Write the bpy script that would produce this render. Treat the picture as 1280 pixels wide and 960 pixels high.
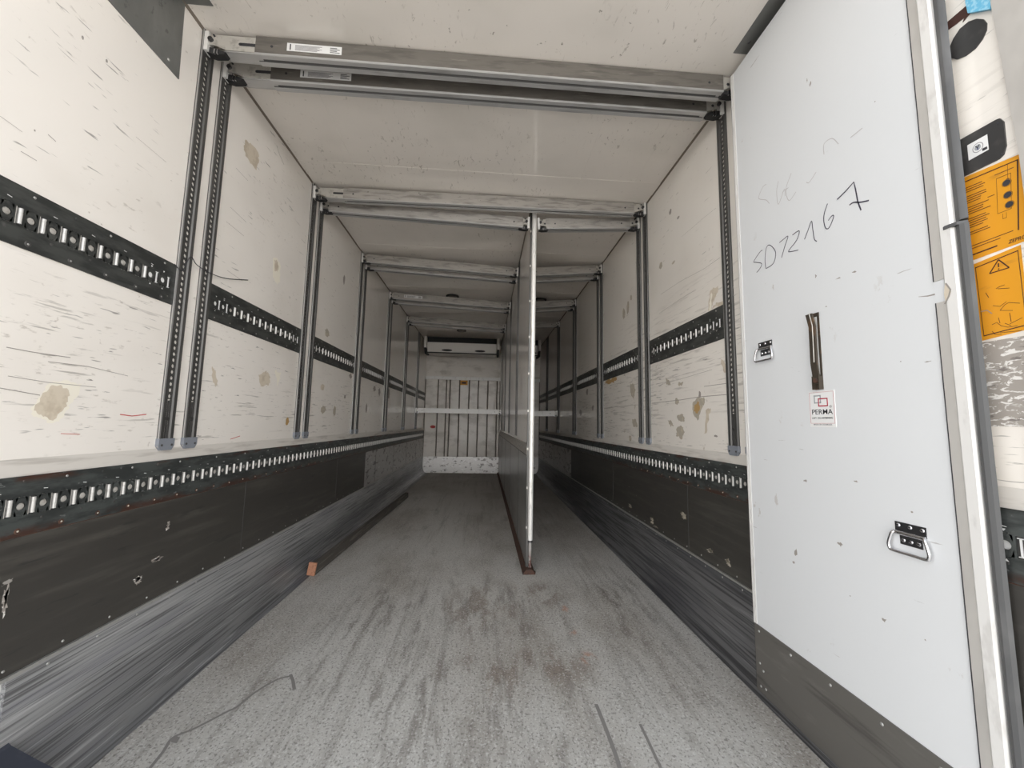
import bpy, bmesh, math, random
from mathutils import Vector, Matrix
R = math.radians
PI = math.pi
for o in list(bpy.data.objects):
    bpy.data.objects.remove(o)
S = bpy.context.scene
COL = S.collection

# ------------------------------------------------------------------ camera
F = 1.05                     # eye height above the trailer floor
FOC = 481.0                  # focal length in pixels of a 1280 px wide frame
MX = Vector((0.99721051, 0.02619275, 0.06989381))
MY = Vector((-0.07220148, 0.10108208, 0.99225468))
MZ = Vector((0.01892487, -0.99453323, 0.10269127))
cam_d = bpy.data.cameras.new('camera')
cam_d.sensor_width = 36.0
cam_d.lens = FOC * 36.0 / 1280.0
cam_d.clip_start = 0.02
cam_d.clip_end = 300
cam = bpy.data.objects.new('camera', cam_d)
COL.objects.link(cam)
right = Vector((MX[0], MY[0], MZ[0])); down = Vector((MX[1], MY[1], MZ[1])); fwd = Vector((MX[2], MY[2], MZ[2]))
m4 = Matrix.Identity(4)
for i in range(3):
    m4[i][0] = right[i]; m4[i][1] = -down[i]; m4[i][2] = -fwd[i]
m4[2][3] = F
cam.matrix_world = m4
S.camera = cam

def ray(x, y):
    p = Vector((x - 640, y - 480, FOC))
    return Vector((MX.dot(p), MY.dot(p), MZ.dot(p)))
def onX(x, y, X):
    r = ray(x, y); r = r * (X / r[0]); return Vector((r[0], r[1], r[2] + F))
def onY(x, y, Y):
    r = ray(x, y); r = r * (Y / r[1]); return Vector((r[0], r[1], r[2] + F))
def onZ(x, y, Z):
    r = ray(x, y); r = r * ((Z - F) / r[2]); return Vector((r[0], r[1], r[2] + F))

# ------------------------------------------------------------------ sky and exposure
SKY_TOP = 1.25; SKY_LOW = 5.2; EXPOSURE = 0.30
W = bpy.data.worlds.new('world'); S.world = W; W.use_nodes = True
nt = W.node_tree; nt.nodes.clear()
out = nt.nodes.new('ShaderNodeOutputWorld'); bg = nt.nodes.new('ShaderNodeBackground')
tc = nt.nodes.new('ShaderNodeTexCoord'); sx = nt.nodes.new('ShaderNodeSeparateXYZ'); rp = nt.nodes.new('ShaderNodeValToRGB')
nt.links.new(tc.outputs['Generated'], sx.inputs[0]); nt.links.new(sx.outputs['Z'], rp.inputs[0])
rp.color_ramp.elements[0].position = 0.0; rp.color_ramp.elements[0].color = (SKY_LOW, SKY_LOW*0.98, SKY_LOW*0.95, 1)
rp.color_ramp.elements[1].position = 0.75; rp.color_ramp.elements[1].color = (SKY_TOP*0.90, SKY_TOP*0.97, SKY_TOP*1.06, 1)
e_ = rp.color_ramp.elements.new(0.28); e_.color = (2.3, 2.3, 2.32, 1)
nt.links.new(rp.outputs[0], bg.inputs[0]); nt.links.new(bg.outputs[0], out.inputs[0])
sun_d = bpy.data.lights.new('sun', 'SUN'); sun_d.energy = 4.5; sun_d.angle = R(3); sun_d.color = (1.0, .98, .95)
sun = bpy.data.objects.new('sun', sun_d); COL.objects.link(sun); sun.rotation_euler = (R(-28), R(38), 0)   # high, from over the trailer's side: it lights the yard, not the inside
S.view_settings.view_transform = 'Standard'
S.view_settings.look = 'None'
S.view_settings.gamma = 1.0
S.view_settings.exposure = EXPOSURE
S.view_settings.use_curve_mapping = False
S.cycles.max_bounces = 16
S.cycles.diffuse_bounces = 12
S.cycles.glossy_bounces = 6

# ------------------------------------------------------------------ materials
def mat(name, col, rough=0.5, metal=0.0, layers=(), coat=0.0, bump=None, spec=0.5):
    m = bpy.data.materials.new(name); m.use_nodes = True
    n = m.node_tree.nodes; L = m.node_tree.links
    b = n['Principled BSDF']
    b.inputs['Roughness'].default_value = rough; b.inputs['Metallic'].default_value = metal
    b.inputs['Coat Weight'].default_value = coat; b.inputs['Coat Roughness'].default_value = 0.06
    b.inputs['Specular IOR Level'].default_value = spec
    tc = n.new('ShaderNodeTexCoord')
    rgb = n.new('ShaderNodeRGB'); rgb.outputs[0].default_value = (*col, 1)
    cur = rgb.outputs[0]
    def math_(op, a, bb, clamp=False):
        q = n.new('ShaderNodeMath'); q.operation = op; q.use_clamp = clamp
        for i, v in enumerate((a, bb)):
            if v is None: continue
            if isinstance(v, (int, float)): q.inputs[i].default_value = v
            else: L.new(v, q.inputs[i])
        return q.outputs[0]
    def noise(scale, detail, seed, dist=0.0):
        mp = n.new('ShaderNodeMapping'); mp.inputs['Scale'].default_value = scale
        mp.inputs['Location'].default_value = (seed*3.1, seed*1.7, seed*2.3)
        L.new(tc.outputs['Object'], mp.inputs[0])
        t = n.new('ShaderNodeTexNoise'); t.inputs['Scale'].default_value = 1.0
        t.inputs['Detail'].default_value = detail; t.inputs['Roughness'].default_value = 0.6
        t.inputs['Distortion'].default_value = dist
        L.new(mp.outputs[0], t.inputs['Vector']); return t.outputs[0]
    def rng(v, lo, hi):
        q = n.new('ShaderNodeMapRange'); q.inputs[1].default_value = lo; q.inputs[2].default_value = hi
        q.interpolation_type = 'SMOOTHSTEP'; L.new(v, q.inputs[0]); return q.outputs[0]
    sep = n.new('ShaderNodeSeparateXYZ'); L.new(tc.outputs['Object'], sep.inputs[0])
    for k, ly in enumerate(layers):
        f = rng(noise(ly['s'], ly.get('d', 3), ly.get('seed', k + 1), ly.get('dist', 0)), ly.get('lo', .5), ly.get('hi', .6))
        if 'g' in ly:
            g = ly['g']; f = math_('MULTIPLY', f, rng(noise(g[0], 2, k + 20), g[1], g[2]))
        for ax in 'XYZ':
            if ax in ly:
                for (a0, a1) in ly[ax]:
                    f = math_('MULTIPLY', f, rng(sep.outputs[ax], a0, a1))
        if 'spots' in ly:
            acc = None
            for (cx, cy, cz, rx, ry, rz) in ly['spots']:
                mp = n.new('ShaderNodeMapping'); mp.vector_type = 'POINT'
                mp.inputs['Location'].default_value = (-cx/rx, -cy/ry, -cz/rz); mp.inputs['Scale'].default_value = (1/rx, 1/ry, 1/rz)
                L.new(tc.outputs['Object'], mp.inputs[0])
                vl = n.new('ShaderNodeVectorMath'); vl.operation = 'LENGTH'; L.new(mp.outputs[0], vl.inputs[0])
                s_ = rng(vl.outputs['Value'], 1.0, 0.3)
                acc = s_ if acc is None else math_('MAXIMUM', acc, s_)
            f = math_('MULTIPLY', f, acc)
        f = math_('MULTIPLY', f, ly.get('a', 1.0), True)
        mx = n.new('ShaderNodeMix'); mx.data_type = 'RGBA'
        L.new(f, mx.inputs[0]); L.new(cur, mx.inputs[6]); mx.inputs[7].default_value = (*ly['c'], 1)
        cur = mx.outputs[2]
    L.new(cur, b.inputs['Base Color'])
    if bump:
        bp = n.new('ShaderNodeBump'); bp.inputs['Strength'].default_value = bump[1]; bp.inputs['Distance'].default_value = bump[2] if len(bump) > 2 else 0.01
        L.new(noise(bump[0], 4, 77), bp.inputs['Height']); L.new(bp.outputs[0], b.inputs['Normal'])
    return m

DK = (.10, .095, .085)
wall_layers = [
    dict(c=(.64, .59, .53), s=(2, 1.2, 1.6), lo=.45, hi=.75, a=.4),
    dict(c=(.30, .28, .25), s=(3, 5, 70), d=4, lo=.60, hi=.68, a=.7, g=((1, 1.3, 2.2), .36, .56), Z=((1.65, 1.25), (.9, 1.0))),
    dict(c=DK, s=(3, 16, 130), d=3, lo=.66, hi=.70, a=.8, g=((1, 2, 3), .45, .6), Z=((1.6, 1.2), (.9, .95))),
    dict(c=DK, s=(3, 9, 90), d=2, lo=.67, hi=.72, a=.65, g=((1, 2, 2), .44, .6)),
    dict(c=(.25, .2, .15), s=(30, 30, 30), d=4, lo=.68, hi=.74, a=.5, g=((1, 1.5, 2), .45, .6)),
    dict(c=(.36, .32, .27), s=(5, 22, 60), d=5, lo=.60, hi=.72, a=.5, g=((1, 2.2, 2.4), .46, .62), seed=15),
    dict(c=(.42, .37, .28), s=(8, 14, 9), d=5, lo=.66, hi=.70, a=.7, Z=((1.75, 1.3),), Y=((3.2, 4.5),)),
]
WALL = mat('wall_gelcoat', (.83, .79, .74), .30, 0, wall_layers, coat=.9, bump=((2, 2, 2), .12, .01))
WALLR = mat('wall_gelcoat_right', (.81, .77, .715), .30, 0, wall_layers[:1] + [
    dict(c=(.34, .31, .28), s=(3, 4, 60), d=4, lo=.53, hi=.66, a=.6, g=((1, 1.3, 1.6), .38, .55), Z=((2.1, 1.5), (.9, 1.0))),
    dict(c=DK, s=(3, 8, 110), d=4, lo=.61, hi=.66, a=.75, g=((1, 2, 3), .42, .56), Z=((1.9, 1.4), (.85, .9))),
    dict(c=(.46, .40, .31), s=(9, 13, 11), d=6, lo=.63, hi=.66, a=.7, g=((1, 2, 2), .5, .6), Z=((1.75, 1.4),)),
] + wall_layers[3:5], coat=.9, bump=((2, 2, 2), .12, .01))
WALLLOW = mat('wall_lower_strip', (.60, .57, .53), .85, 0, [dict(c=(.33, .3, .27), s=(3, 4, 40), lo=.5, hi=.7, a=.5)], spec=.15)
CEIL = mat('ceiling_gelcoat', (.84, .79, .735), .36, 0, [
    dict(c=(.62, .59, .53), s=(1.1, 1.5, 1), lo=.45, hi=.7, a=.4),
    dict(c=(.34, .30, .25), s=(38, 14, 10), d=6, lo=.60, hi=.68, a=.7, g=((1.6, 2.0, 1), .42, .60), dist=1.5),
    dict(c=(.22, .19, .15), s=(40, 34, 10), d=4, lo=.68, hi=.72, a=.8, g=((2, 2, 1), .42, .56))], coat=.9, bump=((3, 3, 3), .12, .01))
FLOOR = mat('floor_gritty_resin', (.50, .49, .465), .62, 0, [
    dict(c=(.30, .27, .235), s=(1.6, .8, 1), d=5, lo=.42, hi=.68, a=.75),
    dict(c=(.20, .18, .16), s=(26, 1.1, 1), d=7, lo=.48, hi=.72, a=.55, dist=.3, g=((1.3, .6, 1), .36, .60)),
    dict(c=(.17, .15, .13), s=(11, 2.6, 1), d=8, lo=.50, hi=.74, a=.6, dist=.4, seed=13, g=((1.8, 1.2, 1), .42, .62)),
    dict(c=(.20, .155, .125), s=(12, 4, 1), d=9, lo=.46, hi=.60, a=.65, dist=.5, spots=[(.05, 1.72, 0, .34, .20, 1), (.3, 1.8, 0, .3, .2, 1), (.05, 2.35, 0, .35, .5, 1), (.35, 2.5, 0, .3, .25, 1)]),
    dict(c=(.14, .12, .105), s=(26, 5, 1), d=9, lo=.48, hi=.66, a=.55, spots=[(.1, 2.3, 0, .5, .5, 1), (-.5, 2.2, 0, .5, .8, 1), (.85, 2.1, 0, .25, 1.1, 1), (-.1, 1.6, 0, .9, .4, 1)]),
    dict(c=(.50, .22, .12), s=(14, 12, 1), d=3, lo=.46, hi=.56, a=.55, spots=[(.50, 1.83, 0, .05, .07, 1), (.475, 2.06, 0, .035, .05, 1), (.49, 2.3, 0, .03, .06, 1)]),
    dict(c=(.12, .11, .10), s=(110, 90, 1), d=3, lo=.54, hi=.62, a=.6),
    dict(c=(.66, .66, .64), s=(120, 100, 1), d=3, lo=.56, hi=.64, a=.55, seed=9),
    dict(c=(.19, .165, .14), s=(2, .5, 1), d=4, lo=.2, hi=.5, a=.3, Y=((3.5, 7.0),))], bump=((160, 160, 160), .35, .004))
SKIRT = mat('skirting_worn_aluminium', (.44, .445, .45), .42, .5, [
    dict(c=(.13, .13, .135), s=(2, .55, 2), d=3, lo=.2, hi=.3, a=.5, Z=((.235, .13),)),
    dict(c=(.08, .08, .085), s=(110, 1.8, 130), d=6, lo=.46, hi=.64, a=.75),
    dict(c=(.68, .68, .69), s=(60, 2.2, 90), d=4, lo=.56, hi=.70, a=.55, seed=8),
    dict(c=(.2, .2, .24), s=(5, 1, 8), d=3, lo=.5, hi=.7, a=.5)], bump=((60, 2, 90), .25, .003))
SKIRTR = mat('skirting_shaded_aluminium', (.20, .20, .205), .45, .5, [  # right skirting: same aluminium with that side's shade put into the colour
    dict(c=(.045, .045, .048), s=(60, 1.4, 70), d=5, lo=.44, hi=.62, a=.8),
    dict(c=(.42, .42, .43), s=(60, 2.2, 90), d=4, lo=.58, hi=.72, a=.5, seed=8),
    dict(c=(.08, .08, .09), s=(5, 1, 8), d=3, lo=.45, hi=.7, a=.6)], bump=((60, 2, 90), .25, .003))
KICK = mat('kick_panel_dark_coat', (.042, .039, .035), .42, 0, [
    dict(c=(.085, .08, .07), s=(2, 2.5, 30), d=4, lo=.45, hi=.75, a=.6),
    dict(c=(.42, .40, .37), s=(5, 18, 26), d=5, lo=.69, hi=.72, a=.7, g=((1, 2, 3), .5, .6)),
    dict(c=(.02, .02, .02), s=(3, 6, 60), d=4, lo=.6, hi=.7, a=.6)], coat=.15)
ALUP = mat('kick_plate_scuffed_aluminium', (.50, .49, .48), .40, .6, [
    dict(c=(.09, .08, .075), s=(12, 7, 20), d=5, lo=.55, hi=.62, a=.75),
    dict(c=(.72, .72, .72), s=(9, 9, 30), d=5, lo=.6, hi=.66, a=.6, seed=11)])
RAILM = mat('rail_dark_galvanised', (.095, .105, .102), .42, .45, [
    dict(c=(.035, .038, .038), s=(10, 8, 30), d=4, lo=.4, hi=.6, a=.7),
    dict(c=(.25, .26, .26), s=(40, 30, 60), d=4, lo=.66, hi=.70, a=.7),
    dict(c=(.085, .038, .026), s=(20, 9, 25), d=4, lo=.42, hi=.6, a=.85, Z=((-.052, -.075),)), dict(c=(.10, .04, .025), s=(20, 6, 25), d=4, lo=.5, hi=.6, a=.8, Z=((.06, .078),))])
RAILU = mat('rail_dark_upper', (.080, .084, .080), .42, .45, [
    dict(c=(.03, .032, .032), s=(10, 8, 30), d=4, lo=.4, hi=.6, a=.7),
    dict(c=(.33, .31, .28), s=(20, 12, 20), d=4, lo=.69, hi=.72, a=.8)])
POSTM = mat('post_bright_steel', (.86, .85, .82), .38, .25, [dict(c=(.5, .48, .45), s=(60, 60, 14), lo=.58, hi=.7, a=.6)])
SILV = mat('galvanised_bright', (.46, .455, .44), .40, .6, [dict(c=(.3, .29, .27), s=(60, 60, 60), lo=.5, hi=.7, a=.5)])
PLUG = mat('rail_hole_filler', (.38, .365, .34), .5, 0, [dict(c=(.3, .28, .25), s=(40, 9, 40), lo=.5, hi=.65, a=.7)])
RUST = mat('rust', (.085, .042, .028), .8, .1, [dict(c=(.05, .035, .03), s=(60, 60, 60), lo=.45, hi=.6, a=.8)])
TRACK = mat('track_grey_steel', (.115, .112, .108), .42, .5, [dict(c=(.06, .06, .058), s=(50, 50, 3), lo=.4, hi=.65, a=.7), dict(c=(.32, .31, .3), s=(30, 30, 9), lo=.7, hi=.75, a=.6)])
TRACKD = mat('track_dark_core', (.075, .073, .071), .5, .3)
TLINE = mat('track_edge_bead', (.40, .39, .38), .4, .4)
CAPM = mat('track_end_cap_plastic', (.20, .215, .245), .5)
BLK = mat('black_rubber', (.018, .018, .019), .55, 0, [dict(c=(.06, .058, .055), s=(20, 20, 6), lo=.55, hi=.7, a=.6)])
GASK = mat('grey_rubber_gasket', (.075, .076, .078), .5, 0, [dict(c=(.14, .14, .14), s=(9, 9, 5), lo=.45, hi=.7, a=.6)])
BEAMD = mat('beam_face_darker', (.165, .152, .135), .55, .25, [dict(c=(.10, .092, .082), s=(6, 20, 40), d=5, lo=.45, hi=.65, a=.65), dict(c=(.26, .24, .21), s=(9, 20, 60), d=4, lo=.6, hi=.7, a=.6)])  # deeper brown-grey face, used on the two nearest beams
BEAM = mat('beam_galvanised_face', (.46, .435, .405), .45, .35, [dict(c=(.20, .185, .17), s=(6, 20, 40), d=5, lo=.45, hi=.65, a=.65), dict(c=(.08, .07, .06), s=(25, 25, 50), d=3, lo=.68, hi=.72, a=.7)])
BEAMG = mat('beam_groove', (.15, .148, .145), .45, .4)
BEAMU = mat('beam_underside', (.52, .515, .51), .38, .45, [dict(c=(.28, .27, .26), s=(4, 30, 30), d=4, lo=.5, hi=.7, a=.6)])
BRKT = mat('bracket_zinc', (.56, .54, .50), .38, .4, [dict(c=(.3, .28, .25), s=(30, 30, 30), lo=.5, hi=.65, a=.5)])
PAPER = mat('label_paper', (.76, .76, .755), .6)
INK = mat('print_ink_black', (.03, .03, .035), .6)
INKG = mat('print_ink_grey', (.28, .27, .28), .6)
PANEL = mat('divider_panel_white', (.685, .70, .715), .38, 0, [
    dict(c=(.62, .58, .52), s=(2, 2, 1.5), d=3, lo=.5, hi=.75, a=.35, Z=((1.1, 2.3),)),
    dict(c=(.40, .35, .31), s=(20, 18, 14), d=5, lo=.66, hi=.70, a=.5, g=((1, 2, 2), .46, .6), Z=((1.9, 1.2),)),
    dict(c=(.25, .22, .2), s=(8, 6, 60), d=4, lo=.70, hi=.74, a=.6),
    dict(c=(.30, .27, .26), s=(20, 25, 12), d=4, lo=.60, hi=.66, a=.5, spots=[(1.125, .95, .45, .2, .16, .14), (1.125, 1.1, .42, .2, .2, .16)])], coat=.1, bump=((4, 4, 4), .15, .01))
FRAME = mat('edge_profile_aluminium', (.58, .56, .53), .45, .3, [dict(c=(.4, .38, .36), s=(9, 9, 4), lo=.4, hi=.7, a=.5)])
FRAMEW = mat('edge_profile_white', (.76, .75, .73), .42, .1, [dict(c=(.55, .53, .51), s=(20, 20, 8), d=4, lo=.55, hi=.68, a=.5)])
KPLATE = mat('kick_plate_anodised', (.155, .148, .135), .42, .35, [dict(c=(.30, .29, .27), s=(12, 3, 18), d=5, lo=.55, hi=.72, a=.5), dict(c=(.07, .065, .06), s=(7, 2, 22), d=4, lo=.55, hi=.7, a=.7)])
STEELG = mat('corner_plate_grey_steel', (.17, .172, .165), .42, .4, [dict(c=(.26, .26, .25), s=(6, 6, 3), d=4, lo=.45, hi=.7, a=.5), dict(c=(.08, .08, .08), s=(20, 30, 20), d=4, lo=.62, hi=.7, a=.6)])
CHROME = mat('chrome', (.72, .72, .74), .16, 1.0)
DARKMET = mat('handle_plate_dark_steel', (.10, .10, .105), .28, .8)
BRONZE = mat('lever_worn_brown_steel', (.085, .070, .055), .45, .5, [dict(c=(.2, .12, .07), s=(30, 30, 20), lo=.5, hi=.65, a=.7)])
YEL = mat('sticker_yellow', (.68, .30, .012), .5, 0, [dict(c=(.50, .22, .02), s=(9, 9, 40), d=4, lo=.58, hi=.68, a=.6)])
INKB = mat('print_ink_brown', (.055, .018, .012), .6)
RED = mat('print_red', (.42, .03, .06), .5)
LGREY = mat('print_grey', (.36, .38, .40), .5)
PURP = mat('marker_ink', (.05, .045, .07), .6)
PALEINK = mat('marker_ink_faded', (.47, .45, .45), .6)
SCR = mat('scratch_mark', (.30, .275, .25), .6)
SCRR = mat('scratch_red', (.50, .07, .06), .6)
PEEL = mat('peeled_coat_beige', (.60, .53, .43), .55, 0, [dict(c=(.45, .38, .29), s=(20, 20, 20), lo=.45, hi=.65, a=.7)])
PEELD = mat('peeled_coat_dark', (.40, .36, .30), .7, 0, [dict(c=(.5, .44, .34), s=(40, 40, 40), lo=.5, hi=.6, a=.7)])
PEELW = mat('peeled_edge_pale', (.80, .76, .66), .5)
OCHRE = mat('glue_ochre', (.42, .27, .11), .6)
SEAL = mat('corner_sealant_brown', (.18, .15, .12), .7)
BLUE = mat('blue_foam', (.13, .42, .62), .8, 0, [dict(c=(.35, .6, .72), s=(120, 120, 120), lo=.45, hi=.6, a=.7)])
WOOD = mat('dirty_batten', (.075, .068, .060), .7, 0, [dict(c=(.2, .18, .16), s=(60, 2, 60), d=4, lo=.5, hi=.65, a=.6)])
WOODE = mat('batten_end_wood', (.42, .20, .12), .8, 0, [dict(c=(.2, .1, .06), s=(70, 70, 70), lo=.5, hi=.65, a=.6)])
BACKW = mat('front_bulkhead_beige', (.74, .70, .65), .42, 0, [dict(c=(.40, .36, .31), s=(3, 2, 6), d=5, lo=.45, hi=.7, a=.6), dict(c=(.2, .17, .14), s=(30, 9, 40), d=4, lo=.69, hi=.72, a=.7)], coat=.2)
GROOVE = mat('bulkhead_groove', (.13, .11, .09), .7)
EVAP = mat('cooler_cover_white', (.75, .71, .66), .4)
GRILL = mat('cooler_grille_black', (.02, .02, .02), .6)
BLACKP = mat('black_plate', (.045, .044, .044), .4, .2, [dict(c=(.09, .085, .08), s=(20, 20, 20), lo=.5, hi=.7, a=.6)])
WEATH = mat('weathered_adhesive_residue', (.33, .30, .27), .8, 0, [dict(c=(.75, .73, .70), s=(40, 40, 90), d=8, lo=.54, hi=.58, a=.9, dist=1.0), dict(c=(.16, .14, .13), s=(30, 20, 70), d=5, lo=.58, hi=.63, a=.8, seed=6)])
GROUND = mat('ground_concrete', (.48, .455, .42), .9, 0, [dict(c=(.40, .38, .35), s=(2, 2, 2), d=5, lo=.4, hi=.6, a=.5)])
CRACK = mat('floor_crack_dark', (.22, .21, .20), .8)
DBLUE = mat('dark_blue_buffer', (.03, .035, .05), .7, 0, [dict(c=(.08, .08, .1), s=(20, 20, 20), lo=.5, hi=.65, a=.6)])
EXT = mat('exterior_paint_white', (.6, .6, .6), .4)
LENS = mat('ceiling_lamp_lens', (.16, .145, .12), .3)
PGREY = mat('divider_lower_sheet', (.30, .30, .295), .28, .5, [dict(c=(.15, .145, .14), s=(5, 1.5, 8), d=4, lo=.45, hi=.7, a=.6)])

# ------------------------------------------------------------------ mesh helpers
class MB:
    def __init__(s, origin=(0, 0, 0)):
        s.v = []; s.f = []; s.m = []; s.mats = []; s.o = Vector(origin)
    def mi(s, m):
        if m not in s.mats: s.mats.append(m)
        return s.mats.index(m)
    def add(s, vs, fs, m):
        k = len(s.v); s.v += [Vector(v) - s.o for v in vs]; i = s.mi(m)
        for f in fs: s.f.append([k + q for q in f]); s.m.append(i)
        return s
    def box(s, a, b, m):
        x0, y0, z0 = [min(p, q) for p, q in zip(a, b)]; x1, y1, z1 = [max(p, q) for p, q in zip(a, b)]
        vs = [(x0, y0, z0), (x1, y0, z0), (x1, y1, z0), (x0, y1, z0), (x0, y0, z1), (x1, y0, z1), (x1, y1, z1), (x0, y1, z1)]
        return s.add(vs, [(0, 3, 2, 1), (4, 5, 6, 7), (0, 1, 5, 4), (1, 2, 6, 5), (2, 3, 7, 6), (3, 0, 4, 7)], m)
    def extr(s, prof, a, b, ax, m, close=True, mats=None):
        # prof: 2-D points in the plane across axis ax (0,1,2), extruded from a to b
        def P(p, t):
            if ax == 0: return (t, p[0], p[1])
            if ax == 1: return (p[0], t, p[1])
            return (p[0], p[1], t)
        n_ = len(prof); vs = [P(p, a) for p in prof] + [P(p, b) for p in prof]
        k = len(s.v); s.v += [Vector(v) - s.o for v in vs]
        for i in range(n_ if close else n_ - 1):
            j = (i + 1) % n_
            s.f.append([k + i, k + j, k + n_ + j, k + n_ + i]); s.m.append(s.mi(mats[i] if mats else m))
        if close:
            s.f.append([k + i for i in range(n_)][::-1]); s.m.append(s.mi(m))
            s.f.append([k + n_ + i for i in range(n_)]); s.m.append(s.mi(m))
        return s
    def cyl(s, a, b, r, m, n=16, r2=None, cap=True):
        a = Vector(a); b = Vector(b); d = (b - a).normalized(); r2 = r if r2 is None else r2
        u = d.orthogonal().normalized(); w = d.cross(u)
        vs = [a + (u*math.cos(t) + w*math.sin(t))*r for t in [2*PI*i/n for i in range(n)]] + [b + (u*math.cos(t) + w*math.sin(t))*r2 for t in [2*PI*i/n for i in range(n)]]
        fs = [(i, (i+1) % n, n+(i+1) % n, n+i) for i in range(n)]
        if cap: fs += [tuple(range(n))[::-1], tuple(range(n, 2*n))]
        return s.add(vs, fs, m)
    def tube(s, pts, r, m, n=10):
        pts = [Vector(p) for p in pts]; rings = []; vs = []
        d0 = (pts[1]-pts[0]).normalized(); u = d0.orthogonal().normalized()
        for i, p in enumerate(pts):
            d = (pts[min(i+1, len(pts)-1)] - pts[max(i-1, 0)]).normalized()
            u = (u - d*u.dot(d)).normalized(); w = d.cross(u)
            vs += [p + (u*math.cos(2*PI*k/n) + w*math.sin(2*PI*k/n))*r for k in range(n)]
        fs = []
        for i in range(len(pts)-1):
            for k in range(n): fs.append((i*n+k, i*n+(k+1) % n, (i+1)*n+(k+1) % n, (i+1)*n+k))
        fs += [tuple(range(n))[::-1], tuple(range((len(pts)-1)*n, len(pts)*n))]
        return s.add(vs, fs, m)
    def dome(s, c, nrm, r, h, m, n=10):
        c = Vector(c); d = Vector(nrm).normalized(); u = d.orthogonal().normalized(); w = d.cross(u)
        vs = []
        for k, (rr, hh) in enumerate(((1, 0), (.75, .7))):
            vs += [c + (u*math.cos(2*PI*i/n) + w*math.sin(2*PI*i/n))*r*rr + d*h*hh for i in range(n)]
        vs.append(c + d*h)
        fs = [(i, (i+1) % n, n+(i+1) % n, n+i) for i in range(n)] + [(n+i, n+(i+1) % n, 2*n) for i in range(n)]
        return s.add(vs, fs, m)
    def poly(s, pts, m):
        return s.add(pts, [tuple(range(len(pts)))], m)
    def build(s, name, parent=None, smooth=False, bevel=0.0):
        me = bpy.data.meshes.new(name); me.from_pydata([tuple(v) for v in s.v], [], s.f)
        for q in s.mats: me.materials.append(q)
        for p, i in zip(me.polygons, s.m): p.material_index = i
        if smooth:
            bm = bmesh.new(); bm.from_mesh(me)
            for f in bm.faces: f.smooth = True
            for e in bm.edges:
                if len(e.link_faces) == 2 and e.calc_face_angle(0) > R(38): e.smooth = False
            bm.to_mesh(me); bm.free()
        me.update()
        o = bpy.data.objects.new(name, me); COL.objects.link(o)
        o.location = s.o
        if parent is not None: o.parent = parent; o.matrix_parent_inverse = Matrix.Identity(4)
        if bevel:
            b = o.modifiers.new('b', 'BEVEL'); b.width = bevel; b.segments = 2; b.limit_method = 'ANGLE'; b.angle_limit = R(40)
        return o
def loc_under(o, parent):
    # o was built in world coordinates; keep it there under an unrotated parent
    o.parent = parent; o.location = Vector(o.location) - Vector(parent.location); return o
def tag(o, label=None, cat=None, group=None, kind=None):
    if label: o['label'] = label
    if cat: o['category'] = cat
    if group: o['group'] = group
    if kind: o['kind'] = kind
    return o
def empty(name, loc=(0, 0, 0), rz=0.0, ry=0.0):
    o = bpy.data.objects.new(name, None); COL.objects.link(o); o.location = loc; o.rotation_euler = (0, ry, rz)
    o.empty_display_size = .05; return o
def structure(o): o['kind'] = 'structure'; return o
def copy_tree(o, parent=None):
    c = o.copy(); COL.objects.link(c); c.parent = parent
    for ch in list(o.children): copy_tree(ch, c)
    return c
def text(name, s, size, M, m, parent, bold=False, width=None, shear=0.0):
    cu = bpy.data.curves.new(name, 'FONT'); cu.body = s; cu.size = size; cu.extrude = 0.0002; cu.align_x = 'CENTER'; cu.align_y = 'CENTER'; cu.shear = shear
    if bold: cu.offset = size*0.004
    t = bpy.data.objects.new(name, cu); COL.objects.link(t); bpy.context.view_layer.update()
    dg = bpy.context.evaluated_depsgraph_get(); me = bpy.data.meshes.new_from_object(t.evaluated_get(dg))
    bpy.data.objects.remove(t)
    if width:
        xs = [v.co.x for v in me.vertices]; k = width/(max(xs)-min(xs))
        for v in me.vertices: v.co.x *= k
    me.transform(M); me.materials.clear(); me.materials.append(m)
    o = bpy.data.objects.new(name, me); COL.objects.link(o)
    if parent is not None: o.parent = parent
    return o

# ------------------------------------------------------------------ geometry constants
XL, XR = -1.268, 1.192
H = 1.688 + F            # ceiling
Y0, YB = 0.70, 8.30
rnd = random.Random(4)

def ragged(mb, X, y, z, ry, rz, m, off, seed, n=14, jag=.35, tilt=0.0):
    q = random.Random(seed); pts = []
    sgn = 1 if X < 0 else -1
    for i in range(n):
        t = 2*PI*i/n; r = 1 - jag*q.random()
        a_, b_ = ry*r*math.cos(t), rz*r*math.sin(t)
        pts.append((X + sgn*off, y + a_*math.cos(tilt) - b_*math.sin(tilt), z + a_*math.sin(tilt) + b_*math.cos(tilt)))
    if sgn < 0: pts = pts[::-1]
    mb.poly(pts, m)
def pxpoly(mb, pts, X, m, off=.0008):
    sgn = 1 if X < 0 else -1; q = random.Random(int(pts[0][0]*7 + pts[0][1])); A = [onX(x, y, X + sgn*off) for x, y in pts]; P = []
    sz = sum((A[i] - A[i-1]).length for i in range(len(A)))/len(A)
    for i in range(len(A)):
        a_, b_ = A[i], A[(i+1) % len(A)]; P.append(a_)
        for k in range(1, 5):
            p = a_.lerp(b_, k/5); P.append(p + Vector((0, q.uniform(-.13, .13)*sz, q.uniform(-.13, .13)*sz)))
    mb.poly(P, m)
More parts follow.
